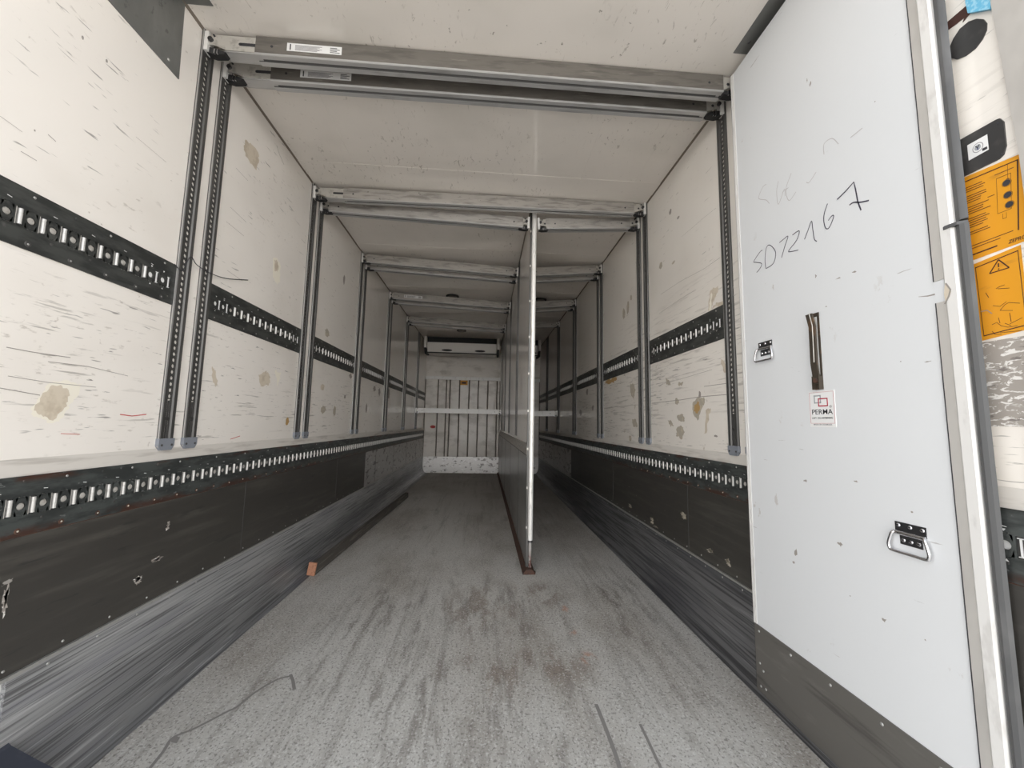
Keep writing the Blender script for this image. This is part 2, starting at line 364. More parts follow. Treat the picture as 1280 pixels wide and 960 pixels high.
def ribbon(mb, P, w, nrm, m):
    # a flat painted line along the points P, lying across nrm
    nrm = Vector(nrm); P = [Vector(p) for p in P]; vs = []
    for i, p in enumerate(P):
        d = (P[min(i+1, len(P)-1)] - P[max(i-1, 0)]).normalized(); s_ = d.cross(nrm).normalized()
        ww = w[i] if isinstance(w, (list, tuple)) else w
        vs += [p + s_*ww/2, p - s_*ww/2]
    fs = [(2*i, 2*i+1, 2*i+3, 2*i+2) for i in range(len(P)-1)]
    mb.add(vs, fs, m)
def smooth_pts(P, k=5):
    P = [Vector(p) for p in P]; out_ = []
    for i in range(len(P)-1):
        p0 = P[max(i-1, 0)]; p1 = P[i]; p2 = P[i+1]; p3 = P[min(i+2, len(P)-1)]
        for j in range(k):
            t = j/k
            out_.append(.5*((2*p1) + (p2-p0)*t + (2*p0-5*p1+4*p2-p3)*t*t + (3*p1-p0-3*p2+p3)*t**3))
    out_.append(P[-1]); return out_

# ================================================================== SETTING
g = MB(); g.box((-30, -30, -1.32), (30, 30, -1.22), GROUND)
structure(g.build('ground'))
# walls
def wall(name, X, m, marks):
    sg = -1 if X < 0 else 1
    w = MB(); w.box((X, Y0, .34), (X + sg*.07, YB, H + .06), m)
    w.box((X, Y0, -.12), (X + sg*.07, YB, .34), EXT)
    marks(w)
    return structure(w.build(name))
def marks_left(w):
    P = lambda pts, m, off=.0008: pxpoly(w, pts, XL, m, off)
    # large peeled patch low on the near panel
    P([(38, 512), (48, 498), (60, 480), (80, 475), (103, 480), (99, 492), (88, 505), (80, 520), (66, 529), (52, 524), (41, 520)], PEELW)
    P([(42, 513), (50, 498), (62, 484), (76, 481), (86, 488), (85, 502), (78, 514), (66, 526), (54, 521)], PEEL, .0014)
    P([(306, 176), (314, 180), (323, 191), (324, 200), (321, 213), (308, 196), (305, 186)], PEEL)
    P([(341, 323), (346, 322), (350, 330), (350, 352), (346, 355), (341, 345)], PEELW)
    P([(343, 325), (346, 325), (348, 332), (347, 340), (343, 338)], PEEL, .0014)
    P([(323, 468), (333, 463), (338, 472), (336, 482), (326, 483)], PEEL)
    P([(344, 463), (351, 465), (349, 476), (346, 484)], PEELW)
    P([(265, 458), (268, 462), (272, 478), (270, 484), (266, 476)], PEEL)
    for (x, y, rx, ry, m) in ((403, 484, 3, 5, PEEL), (404, 512, 3.5, 6, PEELD), (418, 514, 2.2, 8, PEELD), (359, 527, 2.5, 6, OCHRE), (409, 416, 3.5, 6, PEELD), (430, 350, 1.5, 9, SCR), (438, 470, 2, 4, SCR), (474, 490, 1.5, 6, SCR), (486, 492, 1.5, 8, SCR), (468, 486, 2, 4, SCR), (431, 496, 1.6, 3, SCR), (505, 529, 1.5, 7, SCR), (458, 510, 1.2, 8, SCR), (103, 47, 2, 3, SCR), (133, 76, 2, 3, SCR), (43, 163, 1.6, 1.6, SCR)):
        c = onX(x, y, XL); e1 = onX(x + rx, y, XL); e2 = onX(x, y + ry, XL)
        ragged(w, XL, c.y, c.z, abs(e1.y - c.y), abs(e2.z - c.z), m, .0009, int(x*3 + y))
    for pts, m, wd in (([(150, 518), (165, 520), (183, 518)], SCRR, .006), ([(76, 542), (100, 543)], SCRR, .003), ([(288, 549), (300, 545)], SCRR, .006),
                       ([(26, 189), (46, 201)], SCR, .003), ([(60, 168), (70, 177)], SCR, .004), ([(170, 171), (208, 203)], SCR, .002), ([(0, 145), (28, 165)], SCR, .002),
                       ([(295, 210), (310, 226)], SCR, .003), ([(288, 259), (308, 278)], SCR, .003), ([(283, 277), (305, 295)], SCR, .003), ([(284, 338), (303, 351)], SCR, .003), ([(346, 182), (349, 192), (355, 206)], SCR, .006),
                       ([(8, 434), (40, 440), (88, 447)], SCR, .004), ([(10, 470), (60, 478), (120, 484)], SCR, .003), ([(60, 452), (110, 458), (160, 470)], SCR, .003), ([(0, 485), (50, 494)], SCR, .004)):
        ribbon(w, [onX(x, y, XL + .001) for x, y in pts], wd*.55, (1, 0, 0), m)
def marks_right(w):
    P = lambda pts, m, off=.0008: pxpoly(w, pts, XR, m, off)
    P([(866, 503), (872, 497), (880, 496), (881, 503), (876, 514), (872, 526), (866, 516)], PEELD)
    P([(868, 506), (873, 502), (875, 510), (872, 518), (867, 514)], OCHRE, .0014)
    P([(846, 535), (852, 532), (856, 540), (853, 549), (845, 545)], PEELD)
    P([(846, 520), (854, 518), (856, 526), (848, 527)], PEELD)
    P([(834, 525), (839, 526), (842, 532), (838, 533)], PEELD)
    P([(882, 512), (888, 510), (886, 522), (883, 542), (881, 540)], PEEL)
    P([(887, 366), (891, 360), (898, 358), (897, 366), (891, 378), (888, 388), (885, 388)], PEEL)
    P([(888, 366), (890, 366), (889, 387), (886, 387)], PEELW, .0014)
    P([(900, 448), (905, 452), (909, 464), (905, 466)], PEEL)
    P([(895, 378), (906, 374), (903, 382), (890, 386)], PEEL)
    P([(757, 476), (765, 473), (771, 472), (770, 476), (762, 480), (757, 480)], OCHRE)
    P([(832, 472), (838, 478), (838, 482), (833, 481)], PEELD)
    P([(848, 478), (854, 477), (852, 482), (848, 482)], PEELD)
    P([(788, 480), (791, 478), (795, 487), (792, 500), (788, 490)], PEELD)
    P([(790, 525), (795, 524), (797, 533), (792, 534)], PEELD)
    for (x, y, rx, ry, m) in ((789, 372, 1.5, 4, PEELD), (785, 385, 2, 9, PEELD), (780, 392, 2, 8, PEELD), (826, 332, 2.5, 5, PEELD), (842, 328, 2.5, 2, PEELD), (838, 265, 2, 4, SCR), (848, 272, 2, 2, SCR), (875, 493, 2, 5, SCR), (846, 502, 3, 5, PEELD), (788, 548, 2, 5, PEELD), (725, 482, 1.6, 4, SCR), (734, 490, 1.6, 5, SCR), (726, 516, 1.8, 5, SCR), (741, 510, 1.6, 4, SCR), (895, 545, 3, 1.6, SCR), (884, 567, 1.6, 3, PEEL)):
        c = onX(x, y, XR); e1 = onX(x + rx, y, XR); e2 = onX(x, y + ry, XR)
        ragged(w, XR, c.y, c.z, abs(e1.y - c.y), abs(e2.z - c.z), m, .0009, int(x*3 + y))
    for pts, m, wd in (([(815, 504), (850, 500), (875, 496), (910, 493)], SCR, .006), ([(757, 510), (785, 507), (798, 506)], SCR, .004), ([(880, 483), (910, 479)], SCR, .005),
                       ([(826, 368), (850, 352), (880, 336), (900, 322)], SCR, .003), ([(824, 392), (850, 374), (870, 362)], SCR, .003), ([(852, 296), (880, 272), (895, 260)], SCR, .002), ([(820, 480), (850, 474), (890, 462)], SCR, .003)):
        ribbon(w, [onX(x, y, XR - .001) for x, y in pts], wd*.6, (1, 0, 0), m)
    # weathered adhesive residue under the stickers beside the opening
    w.box((XR - .0012, .70, onX(1240, 533, XR).z), (XR, .90, onX(1230, 428, XR).z), WEATH)
wall('wall_left', XL, WALL, marks_left)
wall('wall_right', XR, WALLR, marks_right)
# greyer lower lip of the wall sheet just above the long rails
for nm, X, sg in (('trim_1', XL, 1), ('trim_2', XR, -1)):
    t = MB(); t.box((X, Y0, F - .170), (X + sg*.0025, YB, F - .122), WALLLOW); structure(t.build(nm))
# ceiling with faint joint strips
c = MB(); c.box((XL - .07, Y0, H), (XR + .07, YB, H + .07), CEIL)
for y in (2.45, 3.62, 4.75, 5.85, 6.95):
    c.box((XL, y, H - .0015), (XR, y + .14, H), CEIL)
for x in (-.95, .62, 1.0):
    c.box((x, 1.9, H - .0012), (x + .05, 2.6, H), CEIL)
structure(c.build('ceiling'))
for nm, X, sg in (('trim_3', XL, 1), ('trim_4', XR, -1)):
    t = MB(); t.extr([(X, H), (X + sg*.009, H), (X, H - .009)], Y0, YB, 1, SEAL); structure(t.build(nm))
# floor
fl = MB(); fl.box((XL - .07, .62, -.16), (XR + .07, YB + .05, -.012), EXT)
fl.box((-1.146, .72, -.012), (1.102, YB, 0), FLOOR)
cr = [(186, 962), (205, 938), (216, 922), (240, 912), (262, 901), (285, 889), (297, 883), (318, 866), (345, 850), (363, 845)]
ribbon(fl, smooth_pts([onZ(x, y, .0008) for x, y in cr], 4), .010, (0, 0, 1), CRACK)
ribbon(fl, [onZ(x, y, .0008) for x, y in [(363, 843), (366, 850), (368, 862)]], .012, (0, 0, 1), CRACK)
ribbon(fl, smooth_pts([onZ(x, y, .0008) for x, y in [(800, 905), (812, 930), (826, 960)]], 4), .010, (0, 0, 1), CRACK)
ribbon(fl, smooth_pts([onZ(x, y, .0008) for x, y in [(745, 880), (757, 910), (770, 945), (775, 962)]], 4), .014, (0, 0, 1), CRACK)
ragged_pts = [(214, 922), (219, 919), (225, 922), (221, 929), (214, 928)]
fl.poly([onZ(x, y, .0009) for x, y in ragged_pts], CRACK)
structure(fl.build('floor'))
# skirting with a coved foot, per side
def skirt(nm, X, sg, xin):
    s_ = MB(); x = lambda d: X + sg*d
    prof = [(x(0), .345), (x(.010), .345), (x(.012), .335), (x(.012), .18), (x(.018), .10), (x(.034), .045), (x(.062), .012), (x(.085), .002), (xin, .002), (xin, -.012), (x(0), -.012)]
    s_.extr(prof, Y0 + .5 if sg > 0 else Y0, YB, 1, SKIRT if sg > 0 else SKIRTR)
    s_.box((x(.0), Y0, .340), (x(.015), YB, .349), SILV)
    for i in range(48):
        y = 1.3 + i*.146
        s_.dome((x(.012), y, .325), (sg, 0, 0), .0045, .002, SILV, 8)
    return structure(s_.build(nm, smooth=True))
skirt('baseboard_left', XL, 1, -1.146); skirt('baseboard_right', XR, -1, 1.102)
# near stump of the rear frame and coaming at the left of the doorway
fr = MB()
fr.box((XL - .16, .60, -.2), (XL, .72, H + .16), STEELG)
fr.box((XR, .60, -.2), (XR + .16, .715, H + .16), STEELG)
fr.box((XL - .16, .60, H), (XR + .16, .72, H + .16), STEELG)
fr.box((XL - .16, .60, -.20), (XR + .16, .71, -.02), STEELG)
structure(fr.build('trim_5'))

# dark kick panels on the walls
def kick(nm, X, sg, lab, split, mat2):
    k = MB()
    k.box((X, Y0, .349), (X + sg*.006, split, F - .335), KICK)
    k.box((X, split, .349), (X + sg*.006, YB, F - .335), mat2)
    for i in range(50):
        k.dome((X + sg*.006, .9 + i*.147, .366), (sg, 0, 0), .004, .002, SILV, 8)
    for y in (2.2, 3.5, 4.7, 5.6, 6.5, 7.4):
        k.box((X, y, .349), (X + sg*.0072, y + .006, F - .335), TRACKD)
    q = random.Random(7 if sg > 0 else 8)
    for (px, py, rx, ry) in (((194, 697, 9, 5), (172, 722, 7, 8), (208, 658, 3, 6), (4, 740, 5, 30)) if sg > 0 else ((855, 645, 5, 5), (890, 688, 5, 5), (788, 632, 3, 3), (816, 651, 3, 4), (821, 659, 3, 3), (912, 702, 4, 6))):
        cc = onX(px, py, X); e1 = onX(px + rx, py, X); e2 = onX(px, py + ry, X)
        for j in range(3):
            ragged(k, X, cc.y + q.uniform(-.3, .3)*abs(e1.y-cc.y), cc.z + q.uniform(-.6, .6)*abs(e2.z-cc.z), abs(e1.y - cc.y)*.9, abs(e2.z - cc.z)*.55, PEELD if sg < 0 else WEATH, .0068, int(px) + j, 22, .75)
    return structure(k.build(nm))
kick('trim_6', XL, 1, 'dark scuffed kick panel low along the left wall above the aluminium skirting', 4.3, ALUP)
kick('trim_7', XR, -1, 'nearly black dented kick panel low along the right wall under the long rail', 5.2, ALUP)

# front bulkhead (far end wall)
bw = MB()
bw.box((XL - .07, YB, -.1), (XR + .07, YB + .08, H + .06), GROOVE)
zs = F + .915
bw.box((XL, YB - .02, zs + .065), (XR, YB, H), BACKW)
bw.box((XL, YB - .045, zs), (XR, YB, zs + .065), FRAMEW)
def ribs(xs, mb):
    for a_, b_ in zip(xs[:-1], xs[1:]):
        mb.extr([(a_ + .009, YB), (a_ + .016, YB - .02), (b_ - .016, YB - .02), (b_ - .009, YB)], F - .713, zs, 2, BACKW)
xs = [onY(px, 520, YB).x for px in (530, 546.5, 557, 561.5, 573.5, 585.5, 597, 609, 620.5, 625.5)]; xs[0] = XL; xs[-1] = .33
ribs(xs, bw)
xs = [.35 + .176*i for i in range(5)] + [XR]; ribs(xs, bw)
bw.box((XL, YB - .03, 0), (XR, YB, F - .713), ALUP)
structure(bw.build('wall_front'))
st = MB(); p0 = onY(575.5, 475.5, YB - .022); p1 = onY(584.5, 481.5, YB - .022)
st.box((p0.x, YB - .024, p1.z), (p1.x, YB - .0205, p0.z), YEL); st.box((p0.x + .03, YB - .0248, p1.z + .03), (p1.x - .03, YB - .024, p0.z - .03), INKB)
tag(st.build('warning_sticker'), 'small yellow sticker high on the ribbed far end wall', 'sticker')
st = MB(); cc = onY(541, 533.5, YB - .021)
pts = [(cc.x + .055*math.cos(t), YB - .0225, cc.z + .032*math.sin(t)) for t in [2*PI*i/20 for i in range(20)]]
st.poly(pts, SCRR); tag(st.build('red_sticker'), 'small red oval sticker on the ribbed far end wall, left of centre', 'sticker')

# ================================================================== TRACKS (vertical)
TW = .070
def track_mesh(name, L, w=TW, d=.011, withcap=True):
    # local: back on x=0, +x into the room, y across (centred), z from 0 (bottom) to L
    t = MB(); c0, c1 = .0120, .0165
    t.extr([(0, -w/2), (d*.5, -w/2), (d, -w/2 + .003), (d, -c1), (d*.55, -c0), (0, -c0)], 0, L, 2, TRACK)
    t.extr([(0, c0), (d*.55, c0), (d, c1), (d, w/2 - .003), (d*.5, w/2), (0, w/2)], 0, L, 2, TRACK)
    t.box((d*.5, -w/2 + .0002, 0), (d*.5 + .0042, -w/2 - .002, L), TLINE)
    z = .19; p = .0245; r = .0088
    # core strip with round holes; below it a long keyhole slot
    while z + p < L:
        cx = z + p/2; O = [(math.cos(2*PI*i/8 + PI/8)*r, cx + math.sin(2*PI*i/8 + PI/8)*r) for i in range(8)]
        E_ = []
        for i in range(8):
            a_ = 2*PI*i/8 + PI/8; yy = math.cos(a_); zz = math.sin(a_)
            k = 1/max(abs(yy)/c0, abs(zz)/(p/2)); E_.append((yy*k, cx + zz*k))
        Cn = [(c0, z), (c0, z+p), (-c0, z+p), (-c0, z)]
        vs = [(d*.5, y, q) for y, q in O] + [(d*.5, y, q) for y, q in E_] + [(0.0005, y, q) for y, q in O]
        fs = [(i, 8 + i, 8 + (i+1) % 8, (i+1) % 8) for i in range(8)] + [(i, (i+1) % 8, 16 + (i+1) % 8, 16 + i) for i in range(8)]
        t.add(vs, fs, TRACKD)
        for yy in (c0, -c0):   # fill the four corners of the cell
            for (za, zb) in ((z, z + p*.29), (z + p*.71, z + p)):
                t.add([(d*.5, yy, za), (d*.5, yy, zb), (d*.5, yy*.4, za if za == z else zb)], [(0, 1, 2)], TRACKD)
        z += p
    t.box((0, -c0, .03), (d*.5, -c0*.75, .19), TRACKD); t.box((0, c0*.75, .03), (d*.5, c0, .19), TRACKD)
    t.box((0, -.0016, .03), (d*.5, .0016, .185), TRACKD)
    t.box((0, -c0, .105), (d*.5, c0, .118), TRACKD)
    return t
def make_track(name='wall_track', L=H - (F - .118), w=TW):
    root = empty(name); body = track_mesh('channel', L, w).build('channel', root)
    c = MB(); ww = w/2 + .003
    c.extr([(-ww, .034), (-ww, .006), (-ww + .012, -.012), (ww - .012, -.012), (ww, .006), (ww, .034)], 0, .0135, 0, CAPM)
    cap = c.build('end_cap', root)
    for sy in (-1, 1):
        sc = MB((.0135, sy*.024, .008)); sc.cyl((.0135, sy*.024, .008), (.0155, sy*.024, .008), .0045, TRACKD, 10)
        sc.build('screw', cap)
    return root
T0 = make_track()
ORD = ['nearest', 'second', 'third', 'fourth', 'fifth', 'sixth']
PY = [(1.640, 1.765), (2.720, 2.848), (3.820, 3.950), (4.955, 5.085), (6.08, 6.21), (7.20, 7.33)]
zt = F - .118
first = True
for side, X, rz in (('left', XL, 0.0), ('right', XR, PI)):
    for i, (ya, yb) in enumerate(PY):
        for j, y in enumerate((ya, yb)):
            o = T0 if first else copy_tree(T0); first = False
            o.location = (X, y, zt); o.rotation_euler = (0, 0, rz)
            pos = 'front' if j == 0 else 'rear'
            tag(o, 'perforated upright steel track on the %s wall, %s one of the %s pair' % (side, pos, ORD[i]), 'track', 'vertical beam tracks on the %s wall' % side)

# ================================================================== ANCHOR RAILS (horizontal)
def rail_mesh(name, L, hgt, M0, near_plain=True):
    # local: back on x=0, +x into the room, y along (0..L), z centred
    t = MB(); n_ = max(1, int(L/.055)); m0 = (L - n_*.055)/2; x1 = .004; h2 = hgt/2
    hw = .0265                # half height of the slotted middle band
    if M0 is RAILM: t.box((0, 0, -h2 - .004), (x1 + .0006, L, -h2 + .002), RUST)
    t.box((0, 0, hw), (x1, L, h2), M0); t.box((0, 0, -h2), (x1, L, -hw), M0)
    t.box((0, 0, -hw), (x1, m0, hw), M0); t.box((0, L - m0, -hw), (x1, L, hw), M0)
    t.add([(x1, 0, h2 - .002), (x1 + .002, 0, h2), (x1 + .002, L, h2), (x1, L, h2 - .002)], [(0, 1, 2, 3)], TLINE if M0 is None else M0)
    for i in range(n_):
        y = m0 + i*.055; cy = y + .014; r = .0105
        # round hole cell (28 mm) with pale filler behind it
        O = [(cy + math.cos(2*PI*k/12)*r, math.sin(2*PI*k/12)*r) for k in range(12)]
        E_ = []
        for k in range(12):
            a_ = 2*PI*k/12; yy = math.cos(a_); zz = math.sin(a_); q = 1/max(abs(yy)/.014, abs(zz)/hw); E_.append((cy + yy*q, zz*q))
        vs = [(x1, a, b) for a, b in O] + [(x1, a, b) for a, b in E_] + [(.0004, a, b) for a, b in O]
        t.add(vs, [(k, (k+1) % 12, 12 + (k+1) % 12, 12 + k) for k in range(12)] + [(k, 24 + k, 24 + (k+1) % 12, (k+1) % 12) for k in range(12)], M0)
        for yy in (cy - .014, cy + .014):
            for zz in (-hw, hw):
                dd = .0006 if yy < cy else -.0006
                t.add([(x1, yy, zz), (x1, yy, zz*.29), (x1, yy + (.0065 if yy < cy else -.0065), zz)], [(0, 1, 2)], M0)
        end = i < 2 or i > n_ - 3
        t.dome((.0006, cy, 0), (1, 0, 0), .0102, .0045 if not end else .0008, PLUG if not end else PAPER, 12)
        # slot cell (27 mm): dark slit with serifs, and a bright pressed bar
        s0 = y + .028; s1 = y + .055; a0 = s0 + .004; a1 = s0 + .021; zz = .0245
        t.box((0, s0, -hw), (x1, a0, hw), M0); t.box((0, a1, -hw), (x1, s1, hw), M0)
        t.box((0, a0, zz), (x1, a1, hw), M0); t.box((0, a0, -hw), (x1, a1, -zz), M0)
        t.add([(.0006, a0, -zz), (.0006, a1, -zz), (.0006, a1, zz), (.0006, a0, zz)], [(0, 1, 2, 3)], TRACKD)
        if end:
            t.box((0, a0 + .007, -.02), (x1 + .0003, a0 + .0095, .02), PAPER)
            t.box((0, a0 + .003, .019), (x1 + .0003, a0 + .0135, .021), PAPER); t.box((0, a0 + .003, -.021), (x1 + .0003, a0 + .0135, -.019), PAPER)
            for sg in (1, -1):
                t.add([(x1 + .0004, cy - .004, sg*.036), (x1 + .0004, cy + .004, sg*.036), (x1 + .0004, cy, sg*.030)], [(0, 1, 2)], PAPER)
        else:
            bc = a0 + .0105; pr = [(bc + .0055*math.cos(t_), .0012 + .0085*math.sin(t_)) for t_ in [PI*k/6 for k in range(7)]]
            k0 = len(pr); vs = [(x_, y_, -.0215) for y_, x_ in pr] + [(x_, y_, .0215) for y_, x_ in pr]
            t.add(vs, [(k, k+1, k0+k+1, k0+k) for k in range(k0-1)] + [tuple(range(k0)), tuple(range(k0, 2*k0))[::-1]], SILV)
            t.box((0, a0, -zz), (x1, a0 + .0022, zz), PLUG)
        if i % 2 == 0:
            t.dome((x1, cy, h2 - .014), (1, 0, 0), .004, .002, SILV if i % 4 else M0, 8)
            t.dome((x1, cy, -h2 + .016), (1, 0, 0), .0085, .0012, RUST if M0 is RAILM else TRACKD, 8)
            t.dome((x1 + .0005, cy, -h2 + .016), (1, 0, 0), .0032, .002, PEELD if M0 is RAILM else TLINE, 8)
        else:
            t.add([(x1 + .0004, cy - .005, .041), (x1 + .0004, cy + .006, .040), (x1 + .0004, cy + .006, .0415), (x1 + .0004, cy - .005, .043)], [(0, 1, 2, 3)], PAPER)
            t.dome((x1, cy, -.040), (1, 0, 0), .0045, .0006, TRACKD, 6)
    return t
def rail(y0, y1, X, z, hgt, M0, lab, grp, share={}):
    L = round(y1 - y0, 3); key = (L, hgt, M0.name)
    if key in share:
        o = share[key].copy(); COL.objects.link(o)
    else:
        o = rail_mesh('anchor_rail', L, hgt, M0).build('anchor_rail'); share[key] = o
    if X < 0: o.location = (X, y0, z); o.rotation_euler = (0, 0, 0)
    else: o.location = (X, y1, z); o.rotation_euler = (0, 0, PI)
    return tag(o, lab, 'rail', grp)
edges = [.75] + [e for ya, yb in PY for e in (ya - TW/2 - .003, yb + TW/2 + .003)] + [YB - .03]
where = ['before the nearest track pair'] + ['between %s and %s track pairs' % (a, b) for a, b in zip(ORD[:5], ORD[1:])] + ['behind the last track pair']
for side, X, zc in (('left', XL, F + .532), ('right', XR, F + .532)):
    for i in range(7):
        y0, y1 = edges[2*i], edges[2*i+1]
        if side == 'right' and i == 0: y0 = .95   # the near end of the right wall carries stickers instead
        rail(y0, y1, X, zc, .165 if side == 'left' else .172, RAILU, 'dark slotted upper rail on the %s wall, %s' % (side, where[i]), 'upper anchor rails on the %s wall' % side)
for side, X in (('left', XL), ('right', XR)):
    rail(.72, YB - .03, X, F - .252, .165, RAILM, 'long dark slotted lower rail with rusty edge along the whole %s wall' % side, None)

# ================================================================== BEAMS
def make_beam(x0, z0, x1, z1, Y, i0, i1, label, group, tagged=False, holes=True, cat='beam', darker=False):
    # front top edge from (x0,z0) to (x1,z1), z above the floor; i0, i1: bare bracket length at each end
    L = math.hypot(x1 - x0, z1 - z0); ang = -math.atan2(z1 - z0, x1 - x0)
    cx, cz = (x0 + x1)/2, (z0 + z1)/2
    root = empty('loading_beam', (cx, Y, cz), 0, ang); h = .086; d = .064; y0 = -.030
    a_, b_ = -L/2 + i0, L/2 - i1
    b = MB()
    prof = [(y0, 0), (y0, -h + .003), (y0 + .003, -h), (y0 + .024, -h), (y0 + .026, -h + .006), (y0 + .036, -h + .006), (y0 + .038, -h), (y0 + d - .003, -h), (y0 + d, -h + .003), (y0 + d, 0)]
    FM = BEAMD if darker else (FRAMEW if cat == 'load bar' else BEAM)
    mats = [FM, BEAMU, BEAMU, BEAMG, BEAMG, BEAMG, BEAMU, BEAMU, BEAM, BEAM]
    b.extr(prof, a_, b_, 0, BEAM, True, mats)
    b.box((a_, y0 - .0012, -h + .001), (b_, y0, -h + .006), BEAMU)
    if holes:
        for hx in (a_ + .07, b_ - .07): b.cyl((hx, y0 - .0008, -.045), (hx, y0 + .001, -.045), .006, INK, 10)
    b.build('beam_body', root)
    if tagged:
        l_ = MB(); la = a_ + .135; l_.box((la, y0 - .0016, -.060), (la + .235, y0 - .0006, -.022), PAPER)
        l_.box((la + .012, y0 - .002, -.055), (la + .017, y0 - .0016, -.027), INK)
        for k in range(6): l_.box((la + .035, y0 - .002, -.030 - k*.0045), (la + .150 - (k % 3)*.01, y0 - .0016, -.0325 - k*.0045), INKG)
        for k in range(4): l_.box((la + .185, y0 - .002, -.030 - k*.007), (la + .215 + (k % 2)*.012, y0 - .0016, -.033 - k*.007), INK)
        l_.build('paper_label', root)['label'] = 'white printed paper label'
    for sg, e, i_ in ((1, -L/2, i0), (-1, L/2, i1)):
        k = MB((e, 0, -h/2)); c0 = e; c1 = e + sg*(i_ + .02)
        hh = h - .010
        k.extr([(c0 + sg*.004, -.010), (c0 + sg*.05, -.006), (c1, -.006), (c1, -h + .010), (c0 + sg*.085, -h + .010), (c0 + sg*.03, -h + .030), (c0 + sg*.004, -h + .030)], y0 + .004, y0 + .009, 1, BRKT)
        k.box((c0 + sg*.075, y0 + .006, -h + .004), (c1, y0 + d - .006, -h + .009), BEAMU)
        k.box((c0 + sg*.02, y0 + d - .008, -.010), (c1, y0 + d - .004, -h + .008), BRKT)
        if i_ > .12:
            k.box((c1 - sg*.02, y0 + .0030, -.036), (c1 - sg*.085, y0 + .0045, -.050), INK)
        k.cyl((c1 - sg*.085 if i_ > .12 else c0 + sg*.05, y0 + .003, -.043), (c1 - sg*.085 if i_ > .12 else c0 + sg*.05, y0 + .0045, -.043), .007, INK, 12)
        eb = k.build('end_bracket', root)
        hk = MB((e, 0, -h/2))
        hk.box((c0 - sg*.006, y0 - .004, .002), (c0 + sg*.010, y0 + .034, -h - .002), FRAMEW)
        hk.cyl((c0 + sg*.018, y0 - .006, -.034), (c0 + sg*.018, y0 + .008, -.034), .010, DARKMET, 14)
        hk.cyl((c0 + sg*.030, y0 - .002, -.014), (c0 + sg*.030, y0 + .008, -.014), .004, INK, 10)
        hk.build('hook_plate', root)
        lt = MB((e, 0, -h))
        lt.extr([(c0 + sg*.0, -h + .024), (c0 + sg*.045, -h + .016), (c0 + sg*.080, -h + .004), (c0 + sg*.072, -h - .006), (c0 + sg*.028, -h - .010), (c0 + sg*.0, -h - .002)], y0 + .008, y0 + .040, 1, BLK)
        lt.box((c0 + sg*.034, y0 + .002, -h + .010), (c0 + sg*.037, y0 + .010, -h - .010), CHROME); lt.box((c0 + sg*.046, y0 + .002, -h + .010), (c0 + sg*.049, y0 + .010, -h - .010), CHROME)
        lt.build('latch', root)
    return tag(root, label, cat, group)
G1 = 'full width ceiling beams'; G2 = 'beams in the left compartment'; G3 = 'beams in the right compartment'
el, er = XL + .016, XR - .016
PLX, PRX = .307, .378          # beam ends at the divider tracks
make_beam(el, F + 1.679, er, F + 1.684, 1.640, .205, .075, 'darker full width beam closest to the camera with a white printed label', G1, True, darker=True)
make_beam(el, F + 1.672, er, F + 1.684, 1.765, .205, .085, 'full width beam tucked directly behind the nearest beam, mostly in its shade', G1, True, darker=True)
make_beam(el, F + 1.664, er, F + 1.686, 2.720, .20, .085, 'full width beam under the ceiling just in front of the divider post', G1)
nm_ = ['', 'beginning at the divider post', 'at the third track pair', 'at the fourth track pair', 'at the fifth track pair', 'at the sixth track pair']
make_beam(el, F + 1.640, PLX, F + 1.592, 2.848, .055, .045, 'tilted short beam from the left wall to the divider post', G2)
make_beam(PRX, F + 1.590, er, F + 1.640, 2.848, .060, .070, 'short beam between the divider post and right wall, with bare hooked end beside the post', G3)
for i in (2, 3, 4):
    for j in (0, 1):
        if i == 4 and j == 1: right_too = False
        else: right_too = True
        Y = PY[i][j]; dz = 0 if j == 0 else .018
        pos = ('front' if j == 0 else 'rear')
        make_beam(el, F + 1.664 - dz, PLX, F + 1.592 - dz, Y, .045, .045, 'grey beam in left compartment %s, %s one of the two' % (nm_[i], pos), G2, i == 3 and j == 0)
        if right_too:
            make_beam(PRX, F + 1.592 - dz + (.02 if i == 4 else 0), er, F + 1.668 - dz, Y, .045, .055, 'grey beam in right compartment %s%s' % (nm_[i], ', %s one of the two' % pos if i < 4 else ''), G3)
make_beam(el, F + .257, PLX, F + .257, 7.20, .045, .045, 'light grey bar at waist height across the left compartment before the end wall', 'lowered load bars', cat='load bar')
make_beam(PRX, F + .192, er, F + .225, 6.21, .045, .045, 'light grey bar at waist height across the right compartment behind the post', 'lowered load bars', cat='load bar')

# ================================================================== CENTRE DIVIDER
DV = empty('divider_wall', (.3425, 2.86, 0))
tag(DV, 'long central divider wall of white panels behind the bright vertical steel post', 'divider')
x0, x1 = .326, .359
def dpart(nm, mb, sm=False, bev=0): o = mb.build(nm, None, sm, bev); return loc_under(o, DV)
u = MB((.3425, 5.6, 1.9)); u.box((x0, 2.88, F - .145), (x1, YB - .05, H), WALL)
for y in (3.9, 5.02, 6.15, 7.27): u.box((x0 - .0008, y + .2, F - .145), (x1 + .0008, y + .203, H), SEAL)
dpart('upper_panel', u)
u = MB((.3425, 5.6, .85)); u.box((x0 - .006, 2.88, F - .228), (x1 + .006, YB - .05, F - .150), BEAM); u.box((x0 - .008, 2.88, F - .234), (x1 + .008, YB - .05, F - .228), TRACKD)
dpart('rub_rail', u)
u = MB((.3425, 5.6, .4)); u.box((x0 + .002, 2.88, .03), (x1 - .002, YB - .05, F - .234), PGREY)
for y in (3.6, 4.7, 5.8, 6.9): u.box((x0, y, .03), (x1, y + .004, F - .234), TRACKD)
dpart('lower_sheet', u)
